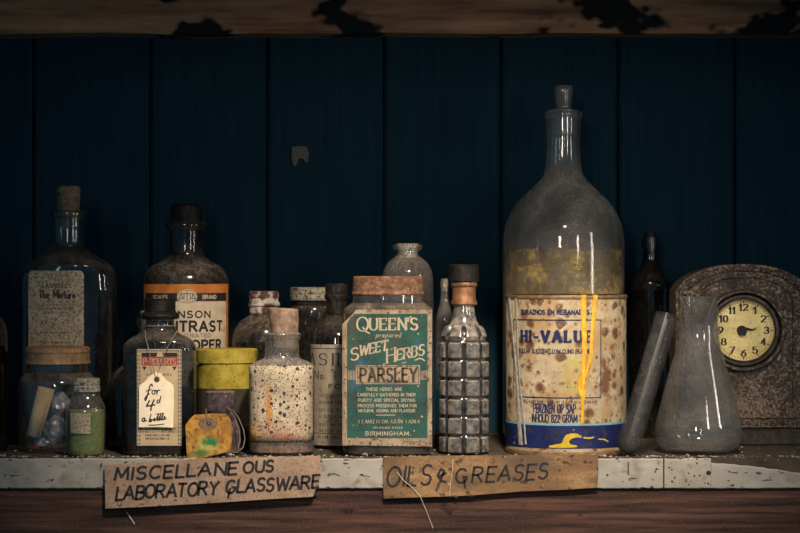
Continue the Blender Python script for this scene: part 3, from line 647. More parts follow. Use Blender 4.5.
# green powder jar
D = .034; t = thing('powder_jar', 86, D, 'small glass jar of green powder with a whitish corroded lid', 'jar')
pr = smooth_profile([[(391, 13.5), (396, 13.8), (401, 16), (407, 19), (415, 19.8), (430, 19.6)], [(430, 19.6), (-6, 19), (-2, 17.5), (0, 15)]], D)
loft('jar_body', pr, M['g_jar'], t)
loft('powder', fill_from(pr, Z(410, D), .93), M['powder'], t)
loft('lid', smooth_profile([[(378.5, 12), (379.5, 13.6), (384.5, 14), (385.2, 13.3), (386.5, 14.2), (391.5, 14.2), (392.3, 13)]], D, sub=3), M['pale_lid'], t)
L = Label(wrap(86, D, .0198*S(D), .0198*S(D))); L.grid(69, 90.5, lambda x: 413.5+random.uniform(-.3, .3), lambda x: 434+random.uniform(-.3, .3), M['paper_speck'], 0, 16, 4)
L.build('label', t)

# flat dark bottle behind the tagged one
D = .128; t = thing('flask_bottle', 146, D, 'dark rounded glass bottle half hidden at the left of the tagged medicine bottle', 'bottle')
pr = smooth_profile([[(318, 9, 1, 2), (326, 9, 1, 2)], [(326, 7.5, 1, 2), (345, 8, 1, 2), (358, 14, .8, 2), (370, 29, .7, 2.4), (382, 36, .65, 2.8), (398, 37, .62, 3)], [(398, 37, .62, 3), (-6, 37, .62, 3), (-2, 35, .62, 3), (0, 31, .62, 3)]], D)
loft('bottle_body', pr, M['g_mix'], t); loft('liquid', fill_from(pr, Z(405, D), .95), M['dark_liquid'], t)
loft('cork', smooth_profile([[(311, 6), (319, 5.6)], [(319, 5.5), (334, 5)]], D), M['old_cork'], t)

# tagged medicine bottle
D = .058; t = thing('medicine_bottle', 160, D, 'flat medicine bottle with a black screw cap and red-banded label behind a price tag', 'bottle')
pr = smooth_profile([[(313, 14.5, 1, 2), (317, 14.3, 1, 2), (327, 14.6, 1, 2), (333, 19, .9, 2.2), (339, 30, .8, 2.8), (346, 35.3, .7, 3.6), (358, 36, .68, 4)], [(358, 36, .68, 4), (-5, 36, .68, 4), (-1.5, 35, .68, 4), (0, 32, .68, 4)]], D)
loft('bottle_body', pr, M['g_rob'], t); loft('liquid', fill_from(pr, Z(386, D), .955), M['dark_liquid'], t)
cp = []
for i in range(6): cp += [(300.5+i*2.0, 15.8), (301.3+i*2.0, 15.2)]
loft('cap', smooth_profile([[(299, 14.5), (300, 15.8)], cp, [(312.5, 16.5), (315, 19.2), (317, 19.2), (319.5, 17.5)]], D, sub=2), M['black_cap'], t)
b = .036*.68*S(D); L = Label(flat(160.5, D, b)); k1 = M['paper_tan']
L.grid(137.5, 182, 349.5, 446, k1, 0, 12, 4)
for i in range(24):                                             # chequered border band
    y = 351+i*4
    for x in (138.5, 140.5, 179, 181): L.ribbon([(x, y), (x, y+2.0)], 1.0, M['faded_ink'])
for i in range(18): L.ribbon([(141+i*2.2, 351.2), (142.1+i*2.2, 351.2)], 1.2, M['faded_ink'])
L.grid(142, 178, 353, 357, M['ink'], .0001); L.grid(142, 178, 357, 366, M['red'], .0001)
L.poly([(157, 357), (158, 353.5), (160.5, 352.6), (163, 353.5), (164, 357)], M['paper_tan'], .00016)
L.text('P-ROBERTS', 144, 176.5, 358.8, 364.6, 1.0, M['lettering'], serif=.2, contrast=.6, gap=.14, lift=.0002)
for x in (145, 175): L.poly([(x-2.2, 367), (x+2.2, 367), (x, 371)], M['ink'], .0001)
L.scribble(147, 158, 375, 2, M['faded_ink'], .5); L.scribble(163, 172, 375, 2, M['faded_ink'], .6)
for y in (429, 432, 435.5, 439): L.scribble(141 if y < 434 else 146, 177 if y < 434 else 170, y, 1.7, M['ink'], .55)
L.build('label', t)
# the price tag
tg_y = D-b-.004; tag_o = thing('price_tag', 156.5, tg_y, 'cream tag handwritten for 4d a bottle, hung by string on the black-capped bottle', 'tag', z=Z(428, tg_y))
sf = S(tg_y); zt = Z(428, tg_y)
def tm(px, py, lift): return ((px-156.5)/1000*sf, -.0006-lift, CZ+(266.5-py)/1000*sf-zt)
out = [(139.2, 387), (140.5, 384.5), (144, 382.8), (146.5, 380), (148.5, 377.5), (152.5, 374.5), (156.5, 372.3), (161, 373.5), (163.5, 377), (166.5, 380.5), (170, 382.6), (173, 385), (174, 389), (173.8, 408), (173.2, 428), (156, 427.3), (138.8, 427.6), (139, 407)]
n = len(out); V = [tm(x, y, 0) for x, y in out]+[tm(x, y, -.0006) for x, y in out]
mesh_obj('tag_card', V, [tuple(range(n)), tuple(range(n, 2*n))]+[(q, (q+1) % n, n+(q+1) % n, n+q) for q in range(n)], M['paper_cream'], tag_o)
L = Label(lambda x, y, l: tm(x, y, l)); k = M['ink']
L.ribbon([(152.6, 386.5), (151.6, 384.4), (150.2, 386), (148.4, 392), (146.8, 398.6), (145.4, 401), (144.8, 399.2), (146.4, 396.6), (149.2, 394)], 1.3, k); L.ribbon([(146.4, 391.4), (151.6, 390)], 1.0, k)
L.ribbon([(153.6+1.5*math.cos(a_), 392.6+2.0*math.sin(a_)) for a_ in [2*PI*q_/12-1.2 for q_ in range(13)]], 1.15, k)
L.ribbon([(154.8, 391), (156.6, 390.8), (157, 394.6), (157.3, 392), (158.6, 390.4), (160.2, 390.6)], 1.15, k)
L.ribbon([(149.5, 401), (146.5, 406.6), (152, 405.8), (155, 405)], 1.5, k); L.ribbon([(154.2, 400.2), (151.5, 406), (150.8, 411)], 1.5, k)
L.ribbon([(161, 396.5), (159.6, 403)], 1.1, k); L.ribbon([(160, 400.5), (158, 400.3), (156.8, 402.2), (158, 403.6), (159.8, 402)], 1.1, k)
L.ribbon([(145, 418.5), (142.8, 418.6), (142, 421), (143.6, 422), (145, 419), (145, 421.6), (146.5, 421)], 1.2, k)
L.ribbon([(151.2, 414.5), (149, 422), (150.6, 419.4), (152.2, 420.4), (151, 422.2), (149.6, 421.8), (153, 420.2), (154.4, 418.8), (155.6, 420), (154.8, 421.4), (153.8, 420.6), (156.5, 419), (159, 414), (157, 421.2), (158.6, 419.8), (161.4, 413.6), (159.4, 420.8), (161, 419.6), (163.6, 413.5), (161.8, 420.4), (163.6, 419.4), (165.4, 417.4), (164.6, 416.8), (163.8, 419.8), (166.4, 419)], 1.1, k)
L.ribbon([(156, 414.8-.2), (163.8, 413.8)], .9, k)
L.ribbon([(149, 426-.5), (156, 425.4), (164, 424.4)], 1.0, k)
L.build('handwriting', tag_o)
ring = [(156.9+2.1*math.cos(a), 379.8+2.3*math.sin(a)) for a in [2*PI*q/14 for q in range(15)]]
L = Label(lambda x, y, l: tm(x, y, l)); L.ribbon(ring, 1.6, M['eyelet']); L.poly(ring[:-1], M['ink'], .00005); L.build('eyelet', tag_o)
ty = [tm(x, y, .0006+q) for x, y, q in ((144.5, 331, -.005), (146, 340, -.0008), (149, 350, .0012), (153, 367, .001), (156.6, 379.5, .0006), (160, 367, .001), (166.5, 350, .0012), (172, 340, -.0008), (177, 331, -.005))]
nk = []
for q in range(15):                                             # loop round the bottle's neck
    a = 2*PI*q/14; nk.append((X(160, D)-X(156.5, tg_y)+math.cos(a)*.0165, D-tg_y+math.sin(a)*.0165, Z(326, D)-zt))
tube('string', ty, .0004, M['string'], tag_o, 6); tube('string', nk, .0005, M['string'], tag_o, 6)

# contrast developer bottle
D = .215; t = thing('developer_bottle', 186, D, 'tall dark bottle with an orange and white label reading CONTRAST', 'bottle')
pr = smooth_profile([[(221.5, 17), (222.5, 20), (226, 20.8), (229, 19.8), (231, 17.2)], [(231, 16.4), (248, 16.4), (257, 18.5), (262, 26), (267, 35), (275, 41), (286, 43.6)], [(286, 43.6), (-7, 43.6), (-2, 42), (0, 37)]], D)
loft('bottle_body', pr, M['g_amber'], t); loft('liquid', fill_from(pr, Z(300, D), .95), M['dark_liquid'], t)
loft('stopper', smooth_profile([[(204.5, 12), (206, 15), (212, 15.8), (218, 16.3), (222, 16)], [(222, 12.5), (240, 11.5)]], D), M['black_cap'], t)
R = .0436*S(D); L = Label(wrap(186, D, R, R)); cw = 64
def ax(x): return 186+math.asin(max(-1, min(1, (x-186)/43.6)))*43.6
X0, X1 = ax(144.5), ax(227.5)
L.grid(X0, X1, 284.5, 442, M['orange'], 0, 40, 4)
L.grid(X0+6, X1-6, 302, 436, M['label_white'], .0001, 40, 4)
L.grid(X0+5, X1-5, 293.5, 301.5, M['ink'], .0001, 40, 1)
ov = [(187+10.2*math.cos(a), 297+7.3*math.sin(a)) for a in [2*PI*q/24 for q in range(25)]]
L.fill(ov[:-1], M['label_white'], .0002); L.ribbon([(187+9.2*math.cos(a), 297+6.4*math.sin(a)) for a in [2*PI*q/24 for q in range(25)]], .5, M['faded_ink'], .00026)
for q in ([(187, 291.5), (187, 302)], [(181, 294), (193, 294)], [(181, 294), (179.5, 299), (183, 299), (181, 294)], [(193, 294), (191.5, 299), (195, 299), (193, 294)], [(184, 302), (190, 302)], [(184, 294), (184, 300)], [(190, 294), (190, 300)]): L.ribbon(q, .8, M['faded_ink'], .00026)
L.text('SCALES', 150, 167, 295.6, 299.2, .9, M['lettering'], lift=.0002); L.text('BRAND', 203, 218.5, 295.6, 299.2, .9, M['lettering'], lift=.0002)
L.text('JOHNSON', ax(156.5), ax(209.5), 311.6, 318, 1.5, M['ink'], lift=.0002, gap=.36)
L.text('CONTRAST', ax(153), ax(221), 322, 331.6, 2.4, M['ink'], lift=.0003, gap=.3)
L.text('CONCENTRATED', 158, 212, 334.3, 337.8, .6, M['faded_ink'], lift=.0002)
L.text('DEVELOPER', ax(153.5), ax(220), 341, 350, 2.3, M['ink'], lift=.0003, gap=.3)
for y in (360, 366, 372, 378): L.scribble(150, 222, y, 2.4, M['faded_ink'], .6)
L.build('label', t)

# yellow tin
D = .132; t = thing('yellow_tin', 227, D, 'mottled yellow canister with a matching lid behind the small purple bottle', 'canister')
loft('tin_body', smooth_profile([[(362, 28), (363, 29), (-2, 29), (0, 28)]], D, sub=2), M['dark_tin'], t)
loft('lid', smooth_profile([[(349, 29), (350, 30.6), (362.5, 30.8), (363.5, 29.5)]], D, sub=2), M['yellow_tin'], t)
R = .029*S(D); L = Label(wrap(227, D, R, R, lift0=.0004))
L.grid(227-R*1000*1.5, 227+R*1000*1.5, 363.2, lambda x: 389.5+1.2*mnoise.noise((x*.2, 0, 0)), M['yellow_tin'], 0, 40, 3); L.build('yellow_label', t)

# purple stained bottle with wire
D = .060; t = thing('stoppered_vial', 220.5, D, 'small purple-stained bottle with bent wire standing behind a stained yellow tag', 'bottle')
pr = smooth_profile([[(391.5, 13), (392.5, 15), (404, 15.2), (411, 15)], [(411, 14), (420, 14.5), (427, 19), (433, 20.5)], [(433, 20.5), (-4, 20.5), (-1, 19.5), (0, 17)]], D)
loft('bottle_body', pr, M['g_purple'], t); loft('dark_residue', fill_from(pr, Z(432, D), .9), M['dark_fill'], t)
loft('plug', smooth_profile([[(393.3, 12.5), (416, 12)]], D), M['dark_fill'], t)
q = lambda x, y, dd: (X(x, D+dd)-X(220.5, D), dd, Z(y, D+dd))
tube('wire', [q(228, 408, -.014), (q(233, 411, -.017)), q(239, 419, -.019), q(243.5, 430, -.021), q(245, 439, -.022), q(243, 448, -.024), q(237, 452.5, -.026), q(231, 453, -.026)], .0007, M['wire'], t, 6)
tube('wire', [q(226, 407, -.016), q(231, 412, -.019), q(236, 421, -.021), q(239, 432, -.023), q(240, 441, -.024), q(238, 449, -.026)], .0006, M['wire'], t, 6)
# the stained tag lying against it
ya = .022; tt = thing('stained_tag', 209, ya, 'stained yellow and green paper tag with cut corners leaning on the purple vial', 'tag', z=Z(459, .005))
def tmap(x, y, l):
    k = (459-y)/45.0
    yy = .0035+.0175*k; sfy = S(yy)
    return (X(x, yy)-X(209, ya), yy-ya-l, CZ+(266.5-y)/1000*sfy-Z(459, .005))
out = [(185.5, 426), (189, 420.5), (194, 415.2), (212, 413.8), (226, 414.5), (229.5, 418), (231.5, 424), (232, 440), (230.5, 451), (219, 454.5), (199, 459.2), (187, 459.8), (186.3, 444)]
n = len(out); V = [tmap(x, y, .0004) for x, y in out]+[tmap(x, y, -.0004) for x, y in out]
mesh_obj('tag_card', V, [tuple(range(n)), tuple(range(n, 2*n))]+[(i, (i+1) % n, n+(i+1) % n, n+i) for i in range(n)], M['stained_tag'], tt)
L = Label(lambda x, y, l: tmap(x, y, .0006+l))
L.poly([(208+10*math.cos(2*PI*i/22), 424+6.2*math.sin(2*PI*i/22)) for i in range(22)], M['eyelet'], 0)
L.poly([(209+3*math.cos(2*PI*i/14), 424+2.4*math.sin(2*PI*i/14)) for i in range(14)], M['ink'], .0001); L.build('eyelet', tt)
tube('string', [tmap(209, 424.5, .001), tmap(208.2, 420, .0022), tmap(206.5, 414, .002), tmap(206, 409, -.002)], .0008, M['wire'], tt, 6)

# screw-capped dark bottle
D = .20; t = thing('screw_cap_bottle', 264, D, 'round-shouldered dark bottle with a flaking white screw cap behind the corked jar', 'bottle')
pr = smooth_profile([[(309, 13), (313.5, 13.5), (317, 17), (322, 24), (330, 30), (342, 32.5)], [(342, 32.5), (-6, 32.5), (-2, 31), (0, 27)]], D)
loft('bottle_body', pr, M['g_amber'], t); loft('liquid', fill_from(pr, Z(345, D), .95), M['dark_liquid'], t)
loft('cap', smooth_profile([[(291.5, 13), (292.5, 14.8), (297.5, 15), (298, 14.2), (302, 14.6), (304, 16), (306, 16), (307, 14.6), (313, 14.6), (314, 13.8)]], D, sub=2), M['flaky_lid'], t)

# corked jar with mould-spotted label
D = .062; t = thing('corked_jar', 282, D, 'squat glass jar with a tilted cork and a black-spotted cream label', 'jar')
pr = smooth_profile([[(333, 16, 1, 2), (334, 18.6, 1, 2), (338, 18.6, 1, 2), (340, 17.4, 1, 2)], [(340, 17, 1, 2), (356, 17.2, 1, 2), (359, 19, 1, 2), (362, 26, 1, 2.2), (366, 31, .95, 2.8), (374, 32.4, .9, 3.4)], [(374, 32.4, .9, 3.4), (-8, 32.4, .9, 3.4), (-3, 31.5, .9, 3.4), (0, 27, .9, 3.2)]], D)
loft('jar_body', pr, M['g_dusty'], t)
s = S(D); th = math.radians(-3)
def tilt(v):
    z0 = Z(340, D); x, y, z = v; zz = z-z0; return (x*math.cos(th)-zz*math.sin(th)*-1+.003, y, z0+zz*math.cos(th)+x*math.sin(th))
ck = loft('cork', smooth_profile([[(308.5, 14.3), (310, 15.2), (320, 14.8), (333, 13.6)], [(333, 13.5), (348, 12.6)]], D), M['cork'], t, tf=tilt)
b = .0324*.9*s; L = Label(wrap(282, D, .0324*s, b, 3.4, .0012))
L.grid(247.5, 314, lambda x: 366+.6*mnoise.noise((x*.5, 1, 0)), lambda x: 442+.8*mnoise.noise((x*.4, 5, 0)), M['paper_mould'], 0, 40, 8)
o = L.build('label', t); md = o.modifiers.new('thickness', 'SOLIDIFY'); md.thickness = .0003
loft('residue', [(.014, .0290*s, .0260*s, 3.2), (.003, .0285*s, .0255*s, 3.2)], M['can_rust'], t)

# bottle with printed S I L label and foil capsule
D = .140; t = thing('chemical_bottle', 337, D, 'dark bottle with a grey printed label headed SIL, wedged left of the green-label jar', 'bottle')
pr = smooth_profile([[(299, 8.5), (312, 9), (318, 12), (326, 20), (334, 25), (345, 26.5)], [(345, 26.5), (-6, 26.5), (-2, 25), (0, 22)]], D)
loft('bottle_body', pr, M['g_dark'], t); loft('liquid', fill_from(pr, Z(350, D), .95), M['dark_liquid'], t)
def foil(v):
    q = 1+.10*mnoise.noise((v[0]*260, v[1]*260, v[2]*160)); return (v[0]*q, v[1]*q, v[2]+.002*mnoise.noise((v[0]*150, v[1]*150, 1)))
loft('capsule', smooth_profile([[(284, 9.5), (286, 11.2), (294, 11.4), (297, 12), (301, 10.6), (314, 10.4)]], D), M['black_cap'], t, tf=foil, smooth=20)
R = .0265*S(D); L = Label(wrap(337, D, R, R)); kk = M['ink']
L.grid(337-38, 337+38, 345, 446, M['paper_grey'], 0, 40, 4)
L.ribbon([(303, 349), (371, 349)], .8, kk); L.ribbon([(303, 434), (371, 434)], .7, kk)

def sx_(x): return 337+math.asin(max(-.99, min(.99, (x-337)/26.5)))*26.5
for ch, x0, x1 in (('A', sx_(311.3), sx_(315.5)), ('S', sx_(319.5), sx_(327)), ('I', 332.4, 333.4), ('L', 338.4, 344.5)): L.text(ch, x0, x1, 354, 365.5, 1.7, kk, serif=.26, contrast=.4)
L.text('No. 1', sx_(315), 336, 371.5, 379.5, .9, kk); L.text('FOR', 329, 347, 384.6, 389, 1.0, kk, gap=.4)
for y in (396, 403, 410.5, 417, 425, 431): L.scribble(318, 366, y, 2.8, M['faded_ink'], .7)
L.scribble(316, 366, 437.5, 2.8, kk, .7)
L.build('label', t)

# pale-lidded jar at the back
D = .25; t = thing('storage_jar', 313, D, 'dark cylindrical jar with a pale banded lid at the back beside the foil-topped bottle', 'jar')
pr = smooth_profile([[(300, 21), (306, 21)], [(306, 21.5), (310, 23.2), (318, 23.6)], [(318, 23.6), (-5, 23.6), (0, 21)]], D)
loft('jar_body', pr, M['g_amber'], t); loft('liquid', fill_from(pr, Z(306, D), .93), M['dark_fill'], t)
loft('lid', smooth_profile([[(287.5, 22), (288.5, 23.2), (293.8, 23.3), (294.2, 22.8), (294.8, 22.8), (295.2, 23.3), (300, 23.3), (301, 22)]], D, sub=2), M['pale_lid'], t)

# ------------------------------------------------------------------ parsley jar
D = .062; t = thing('herb_jar', 388, D, 'large square jar with rusty lid and a green label reading QUEEN\'S SWEET HERBS PARSLEY', 'jar')
pr = smooth_profile([[(292, 35, .75, 2.2), (303, 35.5, .75, 2.2)], [(303, 36.5, .76, 2.3), (305.5, 39, .76, 2.6), (309, 43.5, .76, 3.4), (316, 45, .76, 4.2), (330, 45, .76, 4.5)], [(330, 45, .76, 4.5), (-6, 45, .76, 4.5), (-2, 44, .76, 4.5), (0, 40, .76, 4.2)]], D)
loft('jar_body', pr, M['g_jar'], t); loft('dried_herb', fill_from(pr, Z(318, D), .94), M['dark_fill'], t)
loft('lid', smooth_profile([[(276.5, 33.5, .76, 2.2), (277.6, 35, .76, 2.2), (283, 35.2, .76, 2.2)], [(283, 35.2, .76, 2.2), (291.5, 35.3, .76, 2.2), (294, 36.4, .76, 2.2), (295.3, 35.6, .76, 2.2)], [(295.3, 34, .76, 2.2)]], D), M['rust'], t)
b = .045*.76*S(D)
def peel(x, y): return .010*max(0, (350-x)/9.0)**2*(.6+.4*math.sin((y-310)/140*PI))
L = Label(flat(387, D, b, .0008, peel))
def qt(x): return (324.5-(x-341.5)*1.0) if x < 354 else 310+.9*mnoise.noise((x*.35, 2, 0))
def qb(x): return 445.5+(x-341.5)*.015+.5*mnoise.noise((x*.3, 7, 0))
L.grid(341.5, 431, qt, qb, M['cream_border'], 0, 60, 10)
def gt(x): return max(qt(x)+3.2, 314.2)
L.grid(346, 426.5, gt, 438.5, M['green'], .00012, 54, 10)
c = M['lettering']; up = .00026; L.lift = up
L.text('Q', 356, 367.5, 317.5, 331.5, 2.0, c, serif=.2, contrast=.45, lift=up)
L.text('UEEN', 369, 405, 319, 330.5, 2.3, c, serif=.26, contrast=.4, lift=up, gap=.3, slope=-.015)
L.text('\'S', 406.5, 416.5, 318.5, 330, 2.3, c, contrast=.55, lift=up, gap=.2)
L.text('prepared', 375, 399.5, 332.5, 337.5, .6, c, slant=.2, lift=up)
L.text('S', 350, 357.5, 349, 361, 1.9, c, contrast=.6, lift=up, slope=-.2)
L.text('WEET', 358.5, 386, 346, 356, 1.8, c, serif=.22, contrast=.5, lift=up, slope=-.2, slant=.1, gap=.2)
L.text('H', 386, 394, 349.5, 363.5, 1.8, c, serif=.26, contrast=.5, lift=up, slope=-.2)
L.text('ERBS', 396, 423, 350, 360.5, 1.9, c, serif=.22, contrast=.5, lift=up, slope=-.2, slant=.05, gap=.24)
L.ribbon([(414, 360.5), (418, 358.8), (421, 359.2), (423.5, 361)], 1.2, c, up); L.ribbon([(401, 363.5), (405, 362.6)], .8, c, up)
L.grid(355, 419, 365.5, 384.5, M['cream_border'], .0002, 20, 1)
L.ribbon([(356.5, 366.8), (417.5, 366.8), (417.5, 383.2), (356.5, 383.2), (356.5, 366.8)], .6, M['faded_ink'], .00026)
for x0, x1 in ((347.5, 354), (420, 425.5)):
    for i in range(5): L.ribbon([(x0+(x1-x0)*i/4, 371), (x0+(x1-x0)*i/4, 380)], .8, M['cream_border'], .0002)
L.text('PARSLEY', 359.5, 415.5, 368.8, 381.8, 2.6, M['dark_tin'], contrast=.75, lift=.0003, gap=.3)
for s_, x0, x1, y in (('THESE HERBS ARE', 365, 401, 389.5), ('CAREFULLY GATHERED IN THEIR', 356.5, 414.5, 395), ('PURITY AND SPECIAL DRYING', 357.5, 414, 400.5), ('PROCESS PRESERVES THEM FOR', 357, 415.5, 406), ('NATURAL AROMA AND FLAVOUR', 357.5, 414, 411)):
    L.text(s_, x0, x1, y-1.4, y+1.5, .55, c, lift=up)
L.ribbon([(375, 415.4), (394, 415.4)], .8, c, up)
L.scribble(358, 418, 421.8, 3.2, c, .6); L.scribble(372, 402, 428, 1.8, c, .5)
L.text('BIRMINGHAM.', 364.5, 409.5, 432, 435.6, .85, c, lift=up, gap=.34)
L.scribble(402, 425, 442.3, 1.8, M['faded_ink'], .5)
o = L.build('label', t); o['label'] = 'green label with cream border peeling at its left edge'

# bottle behind the parsley jar
D = .155; t = thing('narrow_neck_bottle', 407.5, D, 'dusty clear bottle with a flat-lipped neck showing above the rusty jar lid', 'bottle')
pr = smooth_profile([[(244.5, 11), (246, 14.5), (249.5, 14.5), (251.5, 11.5)], [(251.5, 10.8), (256, 11.5), (259, 15), (264, 20.5), (272, 24.5), (282, 26)], [(282, 26), (-6, 26), (-2, 25), (0, 22)]], D)
loft('bottle_body', pr, M['g_dust2'], t); loft('liquid', fill_from(pr, Z(300, D), .94), M['dark_liquid'], t)
loft('stopper', smooth_profile([[(244, 10.5), (245, 10.7), (258, 9)]], D), M['pale_lid'], t)

# slim bottle behind the hobnail bottle
D = .150; t = thing('slim_bottle', 444.5, D, 'slim grey glass bottle half hidden between the green-label jar and hobnail bottle', 'bottle')
pr = smooth_profile([[(281, 4.2), (287, 4.5)], [(287, 3.6), (300, 4), (308, 6), (318, 8.5), (330, 9)], [(330, 9), (-4, 9), (0, 7.5)]], D)
loft('bottle_body', pr, M['g_dust2'], t)
loft('cork', smooth_profile([[(279, 3.3), (292, 2.8)]], D), M['old_cork'], t)

# hobnail bottle
D = .064; t = thing('hobnail_bottle', 464, D, 'clear waffle-patterned sauce bottle with a copper neck band and black cap', 'bottle')
def hobnail():
    s = S(D); R = .0238*s; z0, z1 = 0.0, Z(341, D); cols, rows = 8, 6; N = cols*18; V, F, HH = [], [], []
    def zr(z):                                                    # base radius along the height
        return R*(1-.10*max(0, 1-z/.004)**2)
    K = rows*14; zs = [z0+(z1-z0)*i/K for i in range(K+1)]
    prof = [(z, zr(z), 1) for z in zs]
    for (py, hw) in ((340.0, 23.2), (336, 22.6), (331, 20.5), (327, 18.2), (325.5, 17), (322, 14.8), (316, 13), (309, 12.1), (304, 12.0)): prof.append((Z(py, D), hw/1000*s, 2 if 326 < py < 340 else 0))
    for (z, r, kind) in prof:
        for i in range(N):
            u = (i/N*cols) % 1.0; e = min(u, 1-u)*2*PI*R/cols; h = 0
            if kind == 1:
                w_ = ((z-z0)/(z1-z0)*rows) % 1.0; ez = min(w_, 1-w_)*(z1-z0)/rows; e2 = min(e, ez); h = min(1, max(0, (e2-.0010)/.0018))
            elif kind == 2: h = .8*min(1, max(0, (e-.0012)/.0022))
            HH.append(h if kind else .9)
            a = 2*PI*(i/N)-PI/2-.04
            rr = r+.0032*s*h-.0018
            V.append((rr*math.cos(a), rr*math.sin(a), z))
    n = len(prof)
    for q in range(n-1):
        for i in range(N):
            j = (i+1) % N; F.append((q*N+i, q*N+j, (q+1)*N+j, (q+1)*N+i))
    F.append(tuple(range(N))); F.append(tuple(range((n-1)*N, n*N)))
    fm = []
    for fc in F: fm.append(0 if len(fc) > 4 or sum(HH[v] for v in fc)/len(fc) > .55 else 1)  # raised pads get the pale glass, grooves the one with painted shade
    return mesh_obj('bottle_body', V, F, [M['g_hob'], M['g_groove_shade']], t, fm, smooth=25)
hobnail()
s = S(D)
loft('liquid', [(Z(431, D), .0205*s, .0205*s, 2), (.003, .0205*s, .0205*s, 2)], M['dark_liquid'], t)
loft('inner_dark', [(Z(330, D), .012*s, .012*s, 2), (Z(345, D), .017*s, .017*s, 2), (Z(430.9, D), .018*s, .018*s, 2)], M['dark_tin'], t).name = 'contents'
loft('neck_band', smooth_profile([[(281.5, 11.5), (282.5, 13), (286, 13.2), (287.5, 12)], [(287.5, 11.8), (295, 11.6), (301, 11.9)], [(301, 13), (304, 13.2), (305.5, 12.4)]], D), M['copper'], t)
loft('cork', smooth_profile([[(305.6, 7), (312, 6), (324, 5.2)]], D), M['copper'], t)
loft('cap', smooth_profile([[(264.5, 13), (266, 14.8), (274, 15), (281.5, 15)]], D), M['black_cap'], t)

# ------------------------------------------------------------------ the tin
D = .086; t = thing('food_can', 566, D, 'large rust-spotted tin can labelled HI-VALUE in blue with yellow drips', 'can')
s = S(D); R = .0600*s
loft('can_body', [(Z(296.5, D), R*.985, R*.985, 2), (Z(298, D), R, R, 2), (.006, R, R, 2), (.004, R*1.0, R*1.0, 2)], M['can_paper'], t, N=96)
rimp = lambda za, zb: [(za, R*.96, R*.96, 2), (za, R*1.012, R*1.012, 2), ((za+zb)/2, R*1.022, R*1.022, 2), (zb, R*1.012, R*1.012, 2), (zb, R*.96, R*.96, 2)]
loft('top_rim', rimp(Z(295, D), Z(298.6, D)), M['can_rim'], t, N=96, top=False, bottom=False)
loft('base_rim', rimp(.0045, 0.0), M['can_rim'], t, N=96)
f = wrap(566, D, R, R, 2, .0004); L = Label(f); bi = M['blue_ink']
dfr = 1.0
def ac(x): return 566+math.asin(max(-.98, min(.98, (x-566)/60)))*60
L.text('PERZIKEN OP SAP', ac(534), ac(575.5), 405, 413.5, 1.2, bi, gap=.2); L.text('INHOUD 822 GRAM', ac(532.5), ac(577), 415.2, 422.8, 1.2, bi, gap=.2)
L.text('DURAZNOS EN REBANADAS', ac(521.5), ac(589), 310.5, 314.8, 1.15, bi, gap=.26)
L.text('HI-VALUE', ac(522), ac(591), 331.8, 342.4, 3.7, bi, serif=.38, contrast=.6, gap=.46)
L.text('REGULAR SLICED YELLOW CLING PEACHES', ac(518), ac(592), 349.8, 353.8, .75, bi, gap=.22)
L.scribble(ac(521), ac(597), 402.6, 2.6, bi, .55)
L.ribbon([(ac(514), 398), (ac(514), 320.5), (ac(600.5), 320.5), (ac(600.5), 398.3), (ac(519), 398.3)], 1.0, bi)
L.grid(566-100, 566+100, 425.5, 449, M['blue'], .0001, 70, 2); L.grid(566-100, 566+100, 424.2, 426.2, M['cyan'], .00016, 70, 1)
# yellow emblem on the blue band
L.fill([(549, 446.5), (556, 444.8), (562, 443.8), (563, 440), (566, 435.5), (571, 433.6), (577, 434), (581, 436.4), (582, 438.2), (577, 437.6), (572, 438.8), (569, 441.6), (570, 444.6), (577, 446), (577, 447.6), (562, 448.4), (549, 448.2)], M['yellow_print'], .0003)
L.ribbon([(584, 438.2), (590, 438.8), (594, 438)], 1.6, M['yellow_print'], .0003); L.ribbon([(600, 440), (607, 440.5), (612, 443)], 1.2, M['yellow_print'], .0003)
o = L.build('print', t)
def drip(name, path, wpx, m, thick):
    """A run of dried liquid: a domed ribbon on the tin wall."""
    V, F = [], []; K = 7; P = []
    for (a, b) in zip(path, path[1:]):
        n = 6
        for i in range(n): P.append(tuple(a[q]+(b[q]-a[q])*i/n for q in range(3)))
    P.append(path[-1])
    for (x, y, wd) in P:
        wd = wd*(1+.18*mnoise.noise((x*.4, y*.22, 0)))
        for j in range(K):
            c_ = j/(K-1)*2-1; V.append(f(x+c_*wd/2, y, thick*math.sqrt(max(0, 1-c_*c_))*(1+.4*mnoise.noise((x, y*.3, 2)))))
    for i in range(len(P)-1):
        for j in range(K-1):
            q = i*K+j; F.append((q, q+1, q+K+1, q+K))
    return mesh_obj(name, V, F, m, t, smooth='open')
o = drip('yellow_drip', [(583.5, 295.2, 7), (583.6, 310, 5.8), (584.6, 340, 5.4), (584.2, 365, 5.4), (583.6, 378, 4.6), (583.3, 392, 5.0), (582.6, 410, 3.2), (582, 423, 2.6), (582, 425, 1)], 0, M['yellow_paint'], .0011)
drip('yellow_drip', [(596.5, 295.2, 7), (595.8, 308, 5.6), (593, 335, 4.6), (591.4, 358, 4.4), (588.4, 370, 3.6), (585.4, 378, 2.8)], 0, M['yellow_paint'], .001)
drip('yellow_drip', [(581.5, 295.6, 2.4), (591, 296, 3.2), (601, 295.6, 2.4)], 0, M['yellow_paint'], .0012)
drip('yellow_drip', [(580, 376, 2.4), (579, 388, 3.2), (580.5, 396, 1.8)], 0, M['yellow_paint'], .0009)
drip('grey_drip', [(ac(509), 298, 9), (ac(511), 318, 6), (ac(514), 345, 4), (ac(517), 380, 4), (ac(519), 420, 6), (ac(521), 447, 7.5)], 0, M['white_drip'], .0007)
